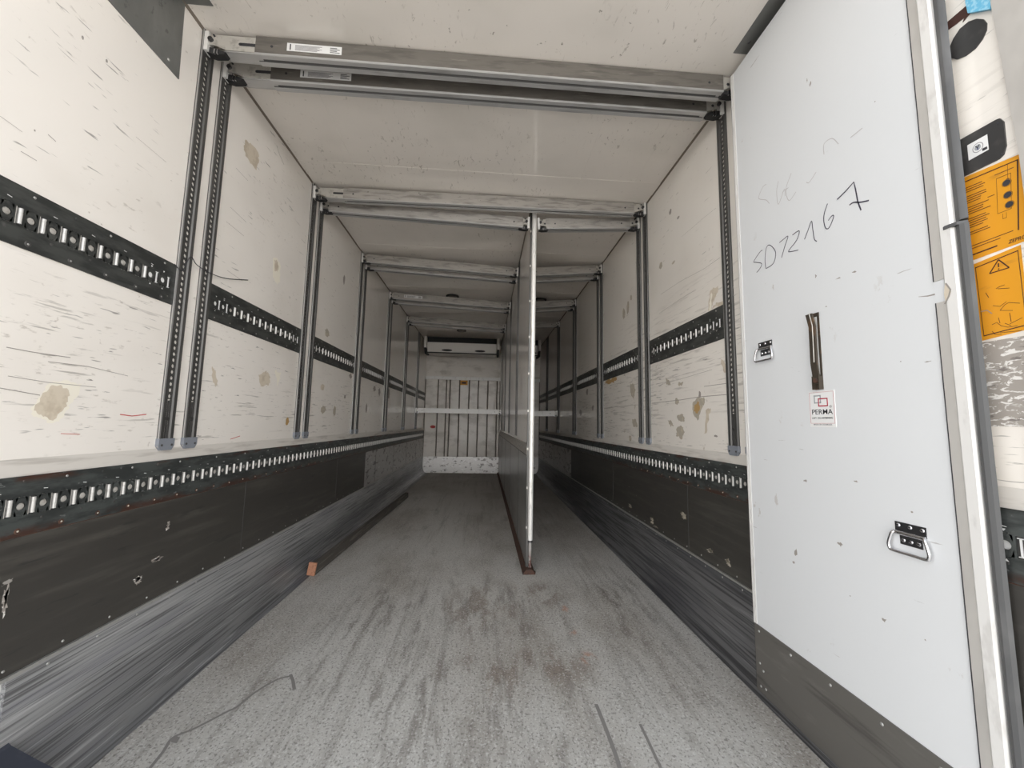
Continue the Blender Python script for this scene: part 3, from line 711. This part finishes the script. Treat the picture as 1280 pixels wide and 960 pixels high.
u = MB((.3425, 5.6, .01)); u.extr([(x0 - .028, 0.001), (x0 - .026, .008), (x0 - .002, .035), (x1 + .002, .035), (x1 + .026, .008), (x1 + .028, .001)], 2.80, YB - .05, 1, RUST)
dpart('floor_angle', u)
u = MB((.3425, 5.6, H)); u.box((x0 - .006, 2.88, H - .016), (x1 + .006, YB - .05, H), SEAL); dpart('ceiling_seal', u)
u = MB((.348, 2.85, 1.3)); zl = onY(661, 677, 2.85).z
u.cyl((.352, 2.845, zl), (.352, 2.845, H - .004), .0175, POSTM, 20); u.box((.322, 2.852, .02), (.345, 2.88, H), TRACK)
u.cyl((.352, 2.845, zl), (.352, 2.845, zl + .012), .0185, DARKMET, 20)
for k in range(9): u.box((.320, 2.850, .3 + k*.28), (.330, 2.853, .315 + k*.28), BRKT)
dpart('front_post', u, True)
u = MB((.352, 2.845, .15)); u.cyl((.352, 2.845, .006), (.352, 2.845, zl), .0115, mat('post_foot_rusting', (.5, .48, .46), .4, .5, [dict(c=(.12, .04, .03), s=(40, 40, 30), lo=.3, hi=.5, a=.9, Z=((.02, -.08),))]), 16)
dpart('post_foot', u, True)
u = MB((.352, 2.84, 0)); u.cyl((.352, 2.84, .001), (.352, 2.84, .007), .042, RUST, 24); u.cyl((.352, 2.84, .007), (.352, 2.84, .018), .022, RUST, 20)
dpart('floor_socket', u, True)
tm = track_mesh('t', H - .02 - (F - .118), .05, .007)
tb = None
for (ya, yb) in PY[2:]:
    for y in (ya, yb):
        for X, rz in ((x0, PI), (x1, 0)):
            if tb is None: tb = tm.build('divider_track'); o = tb
            else: o = tb.copy(); COL.objects.link(o)
            o.parent = DV; o.location = Vector((X, y, zt)) - DV.location; o.rotation_euler = (0, 0, rz)

# ================================================================== FOLDED DIVIDER PANEL ON THE RIGHT
XP = 1.125
PN = empty('bulkhead_panel', (1.155, 1.2, .012)); tag(PN, 'tall white divider panel parked flat against the right wall with marker numbers on it', 'panel')
def ppart(nm, mb, sm=False, bev=0): o = mb.build(nm, None, sm, bev); return loc_under(o, PN)
zk = F - .787; yA, yB = .862, 1.572; zT = F + 1.655
u = MB((1.155, 1.2, 1.4)); u.box((XP, yA, zk), (1.178, yB, zT), PANEL)
# crack and scuffs
ribbon(u, [onX(x, y, XP - .0006) for x, y in [(1148, 371), (1160, 370), (1168, 368), (1174, 366)]], [.001, .003, .004, .004], (1, 0, 0), SCR)
for (px, py, rx, ry) in ((1048, 348, 4, 1.5), (1068, 340, 4, 1.5), (1020, 345, 1.5, 3), (1126, 452, 1.4, 1.4), (1033, 383, 1.3, 1.3), (1160, 452, 5, 1), (1007, 601, 3, 2), (1070, 602, 4, 1.6), (1050, 680, 4, 4), (995, 690, 3, 6), (992, 703, 2, 2), (1009, 100, 1.2, 4), (1013, 105, 1.5, 5), (1094, 127, 1.2, 1.2), (1063, 745, 1.2, 1.2), (1105, 775, 5, 4), (1157, 800, 1.5, 1.5), (1140, 640, 2, 1.5)):
    cc = onX(px, py, XP); e1 = onX(px + rx, py, XP); e2 = onX(px, py + ry, XP)
    ragged(u, XP, cc.y, cc.z, abs(e1.y-cc.y), abs(e2.z-cc.z), SCR, .0006, int(px + py), 10, .7)
ppart('white_sheet', u)
# marker writing
def zz(cx, cy): return (930 + cx/6.8556, 210 + cy/6.8571)
strokes = [[(158, 703), (135, 722), (84, 800), (100, 808), (150, 818), (140, 855), (108, 896)],
           [(188, 862), (180, 790), (190, 690), (218, 660), (262, 700), (270, 750), (250, 820), (188, 862)],
           [(303, 640), (340, 610), (377, 585), (350, 670), (322, 768)],
           [(415, 575), (455, 545), (474, 545), (450, 620), (383, 708), (400, 717), (465, 703)],
           [(518, 612), (550, 530), (578, 455), (590, 530), (603, 610), (625, 628)],
           [(716, 305), (690, 380), (683, 450), (700, 515), (730, 510), (768, 420), (755, 408), (722, 450)],
           [(798, 270), (870, 200), (940, 120), (955, 180), (975, 290), (1003, 362)],
           [(903, 318), (940, 295), (1000, 293), (1070, 278)]]
u = MB((XP, 1.2, 1.7))
for k, s_ in enumerate(strokes):
    P_ = [onX(*zz(*p), XP - .0008) for p in s_]
    ribbon(u, P_ if k in (6,) else smooth_pts(P_, 4), .0030 if k < 6 else .0042, (1, 0, 0), PURP)
ppart('marker_writing', u)['label'] = 'handwritten marker number SD72167'
faded = [([(190, 140), (160, 165), (125, 250), (140, 268), (190, 275), (217, 305)], 0), ([(295, 110), (280, 200), (295, 312), (345, 180), (352, 240)], 0), ([(405, 45), (360, 180), (385, 280), (445, 205)], 0), ([(535, 122), (560, 122), (618, 35)], 0),
         ([(1030, 193), (1030, 180), (1040, 173), (1048, 180)], 1), ([(1063, 172), (1078, 160)], 1)]
for s_, raw in faded:
    u = MB((XP, 1.2, 1.8)); ribbon(u, smooth_pts([onX(*(p if raw else zz(*p)), XP - .0008) for p in s_], 4), .0023, (1, 0, 0), PALEINK)
    ppart('faded_letter', u)['label'] = 'faint faded marker stroke'
u = MB((XP, 1.2, .14)); u.box((XP - .003, yA - .004, .012), (1.176, yB + .014, zk), KPLATE)
for y in (1.56, 1.40, 1.24, 1.08, .94): u.dome((XP - .003, y, zk - .022), (-1, 0, 0), .005, .003, SILV, 10)
for y, z in ((1.562, .035), (1.535, .040), (1.562, .12), (1.545, .10)): u.dome((XP - .003, y, z), (-1, 0, 0), .005, .003, SILV, 10)
ppart('kick_plate', u)['label'] = 'brown grey riveted kick plate'
# far edge profile and its black gasket
u = MB((1.15, 1.58, 1.4)); u.box((XP - .002, 1.5725, zk), (1.178, 1.5785, zT), FRAMEW); u.box((XP + .004, 1.5785, zk), (1.178, 1.5815, zT), INK); u.box((XP - .003, 1.5815, zk), (1.178, 1.590, zT), FRAMEW)
ppart('edge_profile', u)
u = MB((1.16, 1.6, 1.2)); u.extr([(1.131, 1.590), (1.180, 1.590), (1.180, 1.600), (1.150, 1.603), (1.131, 1.600)], .03, zT, 2, BLK); ppart('edge_gasket', u)['label'] = 'black rubber gasket on the far edge'
# near edge: aluminium profile in two steps, then thick grey rubber with a notch
u = MB((1.15, .84, 1.4))
zn0, zn1 = onX(1172, 379, XP).z, onX(1170, 352, XP).z
for (za, zb) in ((.012, zn0), (zn1, zT)):
    u.box((XP - .003, .839, za), (1.176, .8595, zb), FRAME)
u.box((XP - .001, .839, zn0), (1.176, .862, zn1), PANEL)
u.extr([(XP - .003, .839), (XP - .006, .835), (XP - .006, .814), (XP, .8105), (1.150, .8105), (1.176, .823), (1.176, .839)], .012, zT, 2, FRAMEW)
u.box((XP - .0034, .8595, .012), (1.15, .8618, zn0), INK); u.box((XP - .0034, .8595, zn1), (1.15, .8618, zT), INK)
dn = [onX(x, y, XP - .0066) for x, y in [(1181, 354), (1186, 357), (1189, 364), (1187, 371), (1182, 378), (1180, 368)]]; u.poly(dn, PEEL)
ribbon(u, [onX(x, y, XP - .0070) for x, y in [(1182, 354), (1188, 362), (1186, 370), (1181, 380)]], .0035, (1, 0, 0), SCR)
o = ppart('edge_profile', u, False); o['label'] = 'broad pale aluminium edge profile dented at mid height'
u = MB((1.15, .8, 1.4)); zn = onX(1192, 283, XP).z
pr = lambda dx: [(XP + .006, .8102), (XP - .001 - dx, .806), (XP - .004 - dx, .798), (XP - .001 - dx, .790), (XP + .007, .7865), (1.150, .800), (1.150, .8102)]
u.extr(pr(0), .012, zn - .002, 2, GASK); u.extr(pr(-.004), zn + .010, zT, 2, GASK)
u.extr([(XP - .0065, .828), (XP - .010, .822), (XP - .007, .800), (XP + .01, .790), (1.145, .799), (1.145, .8102), (XP - .0062, .8102)], zn - .002, zn + .006, 2, GASK)
ppart('edge_gasket', u, True)['label'] = 'thick dark grey rubber gasket with a torn lip'
# sprung flip handles
def flip_handle(px, py, lab, w, rx):
    c = onX(px, py, XP)
    h = MB(c); q = w/2; x = XP
    h.box((x - .0022, c.y - q, c.z + .003), (x, c.y + q, c.z + .030), DARKMET)
    h.box((x - .0022, c.y - q*.72, c.z - .027), (x, c.y + q*.72, c.z + .003), DARKMET)
    h.cyl((x - .005, c.y - q, c.z + .002), (x - .005, c.y + q, c.z + .002), .0055, CHROME, 14)
    o = h.build('flip_handle', None, True); loc_under(o, PN); o['label'] = lab
    for (sy, sz) in ((-.78, .021), (0, .021), (.78, .021), (-.5, -.016), (0, -.016), (.5, -.016)):
        s_ = MB((x, c.y + sy*q, c.z + sz)); s_.dome((x - .0022, c.y + sy*q, c.z + sz), (-1, 0, 0), .0055, .003, CHROME, 12)
        s_.dome((x - .0050, c.y + sy*q, c.z + sz), (-1, 0, 0), .0018, .0004, INK, 6)
        so = s_.build('screw', None, True); so.parent = o; so.location = Vector(so.location) - c
    b = MB(c); out_ = .012; k = q*1.06
    P_ = [(x - .005, c.y + q*.9, c.z + .002), (x - .010, c.y + k, c.z - .001), (x - out_, c.y + k*1.22, c.z - .028), (x - out_, c.y + k*1.20, c.z - .041), (x - out_, c.y + k*1.02, c.z - .047),
          (x - out_, c.y, c.z - .047), (x - out_, c.y - k*1.02, c.z - .047), (x - out_, c.y - k*1.20, c.z - .041), (x - out_, c.y - k*1.22, c.z - .028), (x - .010, c.y - k, c.z - .001), (x - .005, c.y - q*.9, c.z + .002)]
    b.tube(smooth_pts(P_, 4), .0042, CHROME, 10)
    bo = b.build('bail', None, True); bo.parent = o; bo.location = (0, 0, 0); bo['label'] = 'chrome folding bail'
flip_handle(957, 436, 'upper sprung flip handle near the far edge', .074, 0)
flip_handle(1139, 670, 'lower sprung flip handle near the near edge', .074, 0)
# lever handle
b0 = onX(1025, 487, XP); t0 = onX(1021, 391, XP)
zc_ = (b0.z + t0.z)/2
h = MB((XP, b0.y, zc_)); yb_ = b0.y
h.box((XP - .003, yb_ - .015, b0.z), (XP, yb_ + .013, t0.z), BRONZE)
h.box((XP - .004, yb_ - .008, b0.z + .05), (XP - .003, yb_ + .008, t0.z - .014), FRAMEW)
h.box((XP - .016, yb_ - .015, b0.z), (XP - .003, yb_ - .013, b0.z + .045), BRONZE); h.box((XP - .016, yb_ + .011, b0.z), (XP - .003, yb_ + .013, b0.z + .045), BRONZE)
ho = h.build('lever_latch'); loc_under(ho, PN); ho['label'] = 'narrow worn steel latch with a sprung lever'
lv = MB((XP, yb_, b0.z + .03)); tip = onX(1011, 393, XP - .022)
P_ = [Vector((XP - .010, yb_ - .002, b0.z + .02)), Vector((XP - .014, yb_ + .002, b0.z + .09)), Vector((XP - .020, tip.y - .008, tip.z - .045)), Vector((XP - .022, tip.y, tip.z))]
vs = []
for i, p in enumerate(P_):
    w_ = .0125
    vs += [p + Vector((-.002, -w_, 0)), p + Vector((-.002, w_, 0)), p + Vector((.003, w_, 0)), p + Vector((.003, -w_, 0))]
fs = [(0, 1, 2, 3), (12, 15, 14, 13)]
for i in range(3):
    for k in range(4): fs.append((4*i + k, 4*i + 4 + k, 4*i + 4 + (k+1) % 4, 4*i + (k+1) % 4))
lv.add(vs, fs, BRONZE); lv.tube([p + Vector((-.003, -.004, .002)) for p in P_[1:]], .0014, BRKT, 8)
lv.cyl((XP - .018, yb_ - .001, b0.z + .03), (XP - .008, yb_ - .001, b0.z + .03), .008, RUST, 14)
lo = lv.build('lever', None, True); lo.parent = ho; lo.location = Vector((XP, yb_, b0.z + .03)) - Vector((XP, b0.y, zc_))
# supplier sign
sa = onX(1011, 490, XP); sb = onX(1046, 534, XP); cy = (sa.y + sb.y)/2; cz = (sa.z + sb.z)/2; sw = abs(sa.y - sb.y); sh = abs(sa.z - sb.z)
MT = lambda y, z, e: Matrix.Translation((XP - e, y, z)) @ Matrix(((0, 0, -1, 0), (-1, 0, 0, 0), (0, 1, 0, 0), (0, 0, 0, 1)))
# text local x -> -y (reads left to right seen from inside), local y -> z
sg_ = MB((XP, cy, cz)); sg_.box((XP - .0015, cy - sw/2, cz - sh/2), (XP, cy + sw/2, cz + sh/2), PAPER)
so = sg_.build('supplier_sign'); loc_under(so, PN); so['label'] = 'small white sign with a grey and red linked logo and the word PERMA'
def under_sign(o): o.parent = so; o.location = -Vector((XP, cy, cz)); return o
fr_ = MB(); e = .0018; w2, h0, h1 = sw/2 - .003, cz - sh/2 + .012, cz + sh/2 - .004
for a_, b_ in (((cy - w2, h0), (cy + w2, h0 + .0007)), ((cy - w2, h1 - .0007), (cy + w2, h1)), ((cy - w2, h0), (cy - w2 + .0007, h1)), ((cy + w2 - .0007, h0), (cy + w2, h1))):
    fr_.box((XP - e, a_[0], a_[1]), (XP - .0014, b_[0], b_[1]), RED)
under_sign(fr_.build('border'))
def ring(mb, y, z, w_, h_, t_, m, e):
    for a_, b_ in (((y - w_/2, z - h_/2), (y + w_/2, z - h_/2 + t_)), ((y - w_/2, z + h_/2 - t_), (y + w_/2, z + h_/2)), ((y - w_/2, z - h_/2), (y - w_/2 + t_, z + h_/2)), ((y + w_/2 - t_, z - h_/2), (y + w_/2, z + h_/2))):
        mb.box((XP - e, a_[0], a_[1]), (XP - .0014, b_[0], b_[1]), m)
lg = MB(); ring(lg, cy + sw*.15, cz + sh*.27, sw*.28, sh*.23, .0042, LGREY, .0019); under_sign(lg.build('logo_link', None, False, .0006))['label'] = 'grey linked square'
lg = MB(); ring(lg, cy - sw*.06, cz + sh*.18, sw*.38, sh*.23, .0038, RED, .0022); under_sign(lg.build('logo_link', None, False, .0006))['label'] = 'dark red linked square'
under_sign(text('lettering', 'PERMA', sh*.20, MT(cy, cz - sh*.09, .0018), INK, None, True, sw*.80))
under_sign(text('lettering', 'LOFT- OG LASTSIKRING', sh*.07, MT(cy, cz - sh*.255, .0018), INK, None, True, sw*.80))
under_sign(text('lettering', 'MADE IN DENMARK', sh*.06, MT(cy, cz - sh*.435, .0018), INKG, None, True, sw*.72))
under_sign(text('lettering', '\u00ae', sh*.10, MT(cy - sw*.34, cz + sh*.05, .0018), INKG, None))

# ================================================================== NEAR THE DOORWAY
def corner(nm, X, sg, lab):
    c = MB((X, 1.1, H)); y1 = 1.515
    c.extr([(.73, H - .003), (y1 - .012, H - .003), (y1, H - .330), (.73, H - .330)], X, X + sg*.003, 0, STEELG)
    c.box((X, .73, H - .003), (X + sg*.112, y1 - .012, H), STEELG)
    for y, z in ((1.46, H - .30), (1.35, H - .06), (1.15, H - .30), (.95, H - .30), (.95, H - .06)): c.dome((X + sg*.003, y, z), (sg, 0, 0), .006, .003, SILV, 10)
    for y in (1.45, 1.2, .95): c.dome((X + sg*.075, y, H - .003), (0, 0, -1), .007, .003, DARKMET, 10)
    return tag(c.build('corner_plate'), lab, 'plate')
corner('corner_plate', XL, 1, 'grey steel corner plate where left wall meets the ceiling by the doorway')
c = MB((XR, 1.1, H)); c.box((XR - .112, .73, H - .003), (XR, 1.503, H), STEELG)
for y in (1.45, 1.2, .95): c.dome((XR - .075, y, H - .003), (0, 0, -1), .007, .003, DARKMET, 10)
tag(c.build('corner_plate'), 'narrow grey steel plate on the ceiling above the parked white panel', 'plate')
# loose thin cable over the first track pair
cb = MB(tuple(onX(270, 345, XL + .014)))
cb.tube(smooth_pts([onX(218, 330, XL + .004), onX(228, 338, XL + .016), onX(238, 321, XL + .0175), onX(246, 331, XL + .020), onX(262, 341, XL + .018), onX(283, 348, XL + .008), onX(310, 350, XL + .003)], 6), .0018, INK, 6)
tag(cb.build('loose_wire', None, True), 'thin black wire hanging loosely across the nearest tracks on the left wall', 'wire')
# dark buffer at the lower left
bf = MB((-1.25, 1.1, .1))
bp = [onY(x, y, 1.23) for x, y in [(9, 884), (10, 892), (9.5, 922), (17, 930), (30, 937), (52, 949), (78, 962)]]
prof = [(XL - .06, bp[0].z)] + [(p.x, p.z) for p in bp] + [(-1.10, .004), (XL - .06, .004)]
prof = [(max(px_, XL + .0005) if i not in (0, len(prof) - 1) else XL + .0003, pz_) for i, (px_, pz_) in enumerate(prof)]
bf.extr(prof, .74, 1.225, 1, DBLUE)
tag(bf.build('floor_buffer', None, False, .004), 'dark blue rubber buffer at the foot of the left wall beside the doorway', 'buffer')
# batten lying along the gutter
bt = MB((-1.11, 4.2, 0)); 
def bx(Y): return -1.138 + (Y - 2.82)*.033
vs = [];
for Y in (2.82, 5.58):
    x_ = bx(Y); vs += [(x_ - .024, Y, .004), (x_ + .024, Y, .004), (x_ + .020, Y, .070), (x_ - .020, Y, .070)]
bt.add(vs, [(0, 4, 5, 1)[::-1], (1, 5, 6, 2)[::-1], (2, 6, 7, 3)[::-1], (3, 7, 4, 0)[::-1], (4, 5, 6, 7)], WOOD)
bo = bt.build('wooden_batten'); tag(bo, 'long dark batten on the floor along the left wall with bare reddish end', 'batten')
be = MB((-1.138, 2.815, .04)); be.box((-1.164, 2.806, .003), (-1.112, 2.822, .088), WOODE)
be.rot = 0
eo = be.build('cut_end', None, False, .003); eo.rotation_euler = (0, R(8), 0); loc_under(eo, bo); eo['label'] = 'bare reddish brown wooden end'

# cooler units under the ceiling at the far end
def cooler(xa, xb, lab):
    root = empty('ceiling_cooler', ((xa + xb)/2, 7.9, F + 1.40)); tag(root, lab, 'cooler')
    yf = 7.56; zt_ = H - .004; zb = F + 1.37
    def part(nm, mb, sm=False): return loc_under(mb.build(nm, None, sm), root)
    c = MB(((xa + xb)/2, 7.8, 2.6)); c.extr([(yf + .01, zt_ - .11), (yf + .045, zb + .02), (yf + .09, zb), (8.2, zb + .04), (8.2, zt_ - .02), (yf + .05, zt_ - .11)], xa + .06, xb - .06, 0, EVAP)
    c.box((xa + .05, yf + .03, zb - .004), (xb - .05, yf + .06, zb + .012), BLK); part('cover', c)
    gq = MB(((xa + xb)/2, 7.6, 2.68)); gq.box((xa + .06, yf + .03, zt_ - .108), (xb - .06, yf + .05, zt_), GRILL)
    n_ = 9
    for i in range(n_): gq.box((xa + .06, yf + .024, zt_ - .105 + i*.0115), (xb - .06, yf + .03, zt_ - .1015 + i*.0115), GRILL)
    part('grille', gq)
    for px_ in (xa + (xb - xa)*.30, xa + (xb - xa)*.74):
        f_ = MB((px_, yf + .04, zb + .05)); pts_ = [(px_ + .105*math.cos(t), yf + .028 - .0 + (-(z_ := .020*math.sin(t)))*.3, zb + .055 + z_) for t in [2*PI*i/24 for i in range(24)]]
        f_.poly(pts_, GRILL); part('outlet', f_)
    for e_, sg in ((xa, 1), (xb, -1)):
        k = MB((e_, 7.7, 2.6)); k.box((e_, yf - .02, zb + .09), (e_ + sg*.05, yf + .5, zt_), EVAP)
        k.extr([(yf - .015, zb + .09), (yf + .03, zb - .01), (yf + .07, zb - .02), (yf + .4, zb), (yf + .4, zb + .09)], e_ + sg*.006, e_ + sg*.042, 0, BLK)
        part('end_bracket', k)
    return root
cooler(-1.215, .27, 'white ceiling cooler with a black grille at the far end of the left compartment')
cooler(.40, 1.10, 'narrower ceiling cooler deep in the dark end of the right compartment')
# ceiling lamps (off)
for (x, y, lab) in ((-.465, 4.86 + .2, 'round ceiling lamp in the left compartment before the fourth beam pair'), (-.455, 6.98, 'round ceiling lamp in left compartment directly in front of the cooler'), (.72, 5.06, 'round ceiling lamp with dark rim in the right compartment')):
    r_ = .088
    l_ = MB((x, y - .03, H)); y_ = y - .03 if False else y
    # ring
    N = 32
    for k in range(N):
        t0_, t1_ = 2*PI*k/N, 2*PI*(k+1)/N
        q = lambda r, t, z: (x + r*math.cos(t), y_ + r*math.sin(t), z)
        l_.add([q(r_, t0_, H), q(r_, t1_, H), q(r_*.95, t1_, H - .014), q(r_*.95, t0_, H - .014), q(r_*.72, t1_, H - .014), q(r_*.72, t0_, H - .014)], [(0, 1, 2, 3), (3, 2, 4, 5)], BLK)
    o = l_.build('ceiling_lamp'); tag(o, lab, 'lamp')
    ln = MB((x, y_, H - .01)); ln.dome((x, y_, H - .009), (0, 0, -1), r_*.73, .008, LENS, 24)
    loc_under(ln.build('lens', None, True), o)

# things on the right wall beside the doorway
XW = XR
def w(px, py, off=.001): return onX(px, py, XW - off)
def wall_poly(mb, pts, m, off0, off1):
    A = [onX(x, y, XW) for x, y in pts]
    n_ = len(A); vs = [(XW - off0, a.y, a.z) for a in A] + [(XW - off1, a.y, a.z) for a in A]
    mb.add(vs, [tuple(range(n_)), tuple(range(n_, 2*n_))[::-1]] + [(i, (i+1) % n_, n_ + (i+1) % n_, n_ + i) for i in range(n_)], m)
# near-end door column, slightly proud and grey
dc = MB(); dc.extr([(.722, 0), (.722, F + .62), (.738, F + 1.03), (.742, H), (.60, H), (.60, 0)], XW - .012, XW + .002, 0, FRAME); structure(dc.build('trim_8'))
# black plate with a round logo sticker
bp_ = MB(tuple(w(1230, 185))); wall_poly(bp_, [(1196, 178), (1246, 150), (1251, 148), (1256, 152), (1259, 182), (1256, 193), (1250, 199), (1199, 224)], BLACKP, 0, .004)
o = bp_.build('black_plate'); tag(o, 'black plate with rounded corners and a round logo label, above the yellow stickers', 'plate')
l_ = MB(tuple(w(1225, 185))); wall_poly(l_, [(1211, 182), (1236, 168), (1238, 187), (1213, 201)], PAPER, .004, .0046)
lc = onX(1224.5, 184.5, XW)
for rr, m_, of in ((.0105, INKG, .0048), (.0090, PAPER, .0050), (.0062, LGREY, .0052)):
    l_.poly([(XW - of, lc.y + rr*math.cos(t), lc.z + rr*1.15*math.sin(t)) for t in [2*PI*i/20 for i in range(20)]], m_)
for dy, dz in ((.004, .0055), (-.004, .0055), (0, -.006)):
    ribbon(l_, [(XW - .0055, lc.y, lc.z), (XW - .0055, lc.y + dy, lc.z + dz)], .0022, (1, 0, 0), mat('print_blue', (.02, .03, .12), .5) if dz == -.006 and dy == 0 else bpy.data.materials.get('print_blue') or INK)
wall_poly(l_, [(1230, 186), (1236, 183), (1236.5, 186), (1230.5, 189)], INK, .0046, .005)
o2 = l_.build('logo_label'); loc_under(o2, o); o2['label'] = 'white label with round blue logo'
for (x, y) in ((1247, 154), (1251.5, 193)):
    s_ = MB(tuple(w(x, y))); q = onX(x, y, XW - .004); s_.dome(q, (-1, 0, 0), .0028, .0015, INK, 10); loc_under(s_.build('screw'), o)
# dark oval disc
dd = MB(tuple(w(1211, 49)))
wall_poly(dd, [(1188, 66), (1188.6, 58), (1193, 48), (1201, 36), (1212, 27), (1222, 23.5), (1230, 24), (1234.5, 29), (1234, 38), (1229, 49), (1220, 61), (1208, 70), (1197, 74.5), (1190, 72.5)], BLACKP, 0, .003)
tag(dd.build('dark_disc'), 'dark grey oval disc on the white wall beside the doorway, below the blue foam', 'disc')
bl = MB(tuple(w(1228, 5))); wall_poly(bl, [(1211, -20), (1212, 4), (1215, 17), (1243, 12), (1246, -26)], BLUE, 0, .012)
tag(bl.build('foam_block'), 'light blue foam scrap stuck at the top right of the wall', 'foam')
sp = MB(tuple(w(1197, 25))); wall_poly(sp, [(1182, 30), (1182, 40), (1196, 30), (1206, 22), (1204, 28), (1213, 17), (1210, 6)], INKB, 0, .002)
tag(sp.build('torn_strap'), 'torn dark brown strap end below the blue foam scrap', 'strap')
# yellow stickers (drawn in wall pixels; rows follow the sticker's own slope)
def qpt(A, B, C, D, u_, v_):
    a = [onX(x, y, XW) for x, y in (A, B, C, D)]
    p = a[0]*(1-u_)*(1-v_) + a[1]*u_*(1-v_) + a[2]*u_*v_ + a[3]*(1-u_)*v_
    return p
def qbox(mb, Q, u0, v0, u1, v1, m, off):
    P = [qpt(*Q, u_, v_) for u_, v_ in ((u0, v0), (u1, v0), (u1, v1), (u0, v1))]
    mb.poly([(XW - off, p.y, p.z) for p in P], m)
Q1 = ((1196, 226), (1288, 187), (1288, 299), (1204, 330))
s1 = MB(tuple(w(1240, 260))); wall_poly(s1, Q1, YEL, 0, .0008)
o1 = s1.build('lift_control_sticker'); tag(o1, 'upper yellow lift instruction sticker with three black round buttons drawn on it', 'sticker')
p = MB(tuple(w(1240, 260)))
for a in ((.0, .05, .86, .062), (.84, .05, .86, .85)): qbox(p, Q1, *a, INKB, .0012)
row = .13; q = random.Random(3)
for blk in (3, 4, 4, 5, 2):
    for k in range(blk):
        qbox(p, Q1, .12, row, .12 + q.uniform(.22, .36), row + .008, INKB, .0012); row += .026
    row += .030
qbox(p, Q1, .08, .93, .55, .945, INKB, .0012)
qbox(p, Q1, .08, .83, .78, .838, INKB, .0012); qbox(p, Q1, .08, .86, .60, .868, INKB, .0012)
qbox(p, Q1, .55, .12, .80, .127, INKB, .0012); qbox(p, Q1, .44, .34, .54, .347, INKB, .0012)
for a in ((.57, .17, .575, .58), (.76, .17, .765, .58), (.57, .17, .765, .176), (.57, .575, .765, .58), (.64, .60, .645, .66), (.69, .60, .695, .66), (.64, .655, .695, .66), (.72, .05, .725, .22), (.70, .22, .74, .24)): qbox(p, Q1, *a, INKB, .0012)
for (x, y) in ((1259, 228.5), (1260.5, 243.5), (1262.5, 255.5)):
    cc = onX(x, y, XW); e1 = abs(onX(x + 5.5, y, XW).y - cc.y); e2 = abs(onX(x, y + 4.5, XW).z - cc.z)
    for k_, m_, of in ((1.18, INKB, .0013), (1.08, YEL, .0015), (1.0, INK, .0017)):
        p.poly([(XW - of, cc.y + e1*k_*math.cos(t), cc.z + e1*k_*1.02*math.sin(t)) for t in [2*PI*i/20 for i in range(20)]], m_)
loc_under(p.build('printing'), o1)
zc1 = onX(1271, 299, XW); zc0 = onX(1263, 303, XW)
tx = text('lettering', 'ZEPRO', .0120, Matrix.Translation((XW - .0013, zc1.y - .001, zc1.z - .001)) @ Matrix(((0, 0, -1, 0), (-1, 0, 0, 0), (0, 1, 0, 0), (0, 0, 0, 1))) , INKB, None, True, .030, .25)
tx.parent = o1; tx.location = -Vector(o1.location)
Q2 = ((1216, 331), (1276, 306), (1288, 411), (1228, 426))
s2 = MB(tuple(w(1250, 370))); wall_poly(s2, Q2, YEL, 0, .0008)
o3 = s2.build('lift_warning_sticker'); tag(o3, 'lower yellow warning sticker with an exclamation triangle and lift drawings', 'sticker')
p = MB(tuple(w(1250, 370)))
for a in ((.05, .05, .95, .062), (.05, .05, .065, .95), (.05, .94, .99, .952), (.935, .05, .95, .95)): qbox(p, Q2, *a, INKB, .0012)
tri = [onX(x, y, XW - .0013) for x, y in ((1237, 342), (1248, 324.5), (1261.5, 334.5), (1237, 342))]
ribbon(p, tri[:2], .0024, (1, 0, 0), INKB); ribbon(p, tri[1:3], .0024, (1, 0, 0), INKB); ribbon(p, tri[2:4], .0024, (1, 0, 0), INKB)
ribbon(p, [onX(1248, 329, XW - .0013), onX(1248.2, 334, XW - .0013)], .0024, (1, 0, 0), INKB); ribbon(p, [onX(1248.3, 335.5, XW - .0013), onX(1248.4, 337, XW - .0013)], .0024, (1, 0, 0), INKB)
for s_ in [[(1245, 361), (1250, 358), (1256, 356)], [(1247, 361), (1262, 360)], [(1241, 382), (1250, 383), (1258, 377)], [(1250, 388), (1256, 381), (1261, 378), (1275, 379)], [(1250, 388), (1266, 388)], [(1240, 406), (1246, 403), (1251, 407), (1260, 409), (1272, 407)], [(1256, 404), (1264, 407)], [(1262, 405), (1278, 397)], [(1262, 391), (1264, 402)], [(1248, 397), (1250, 404)], [(1240, 414), (1244, 418), (1252, 418)], [(1250, 416), (1278, 413)], [(1232, 366), (1236, 372)]]:
    ribbon(p, [onX(x, y, XW - .0013) for x, y in s_], .0011, (1, 0, 0), INKB)
ribbon(p, [onX(x, y, XW - .0014) for x, y in [(1226, 389.5), (1234, 388), (1240, 392)]], .0018, (1, 0, 0), INKG)
loc_under(p.build('printing'), o3)
# thin seam line on the wall
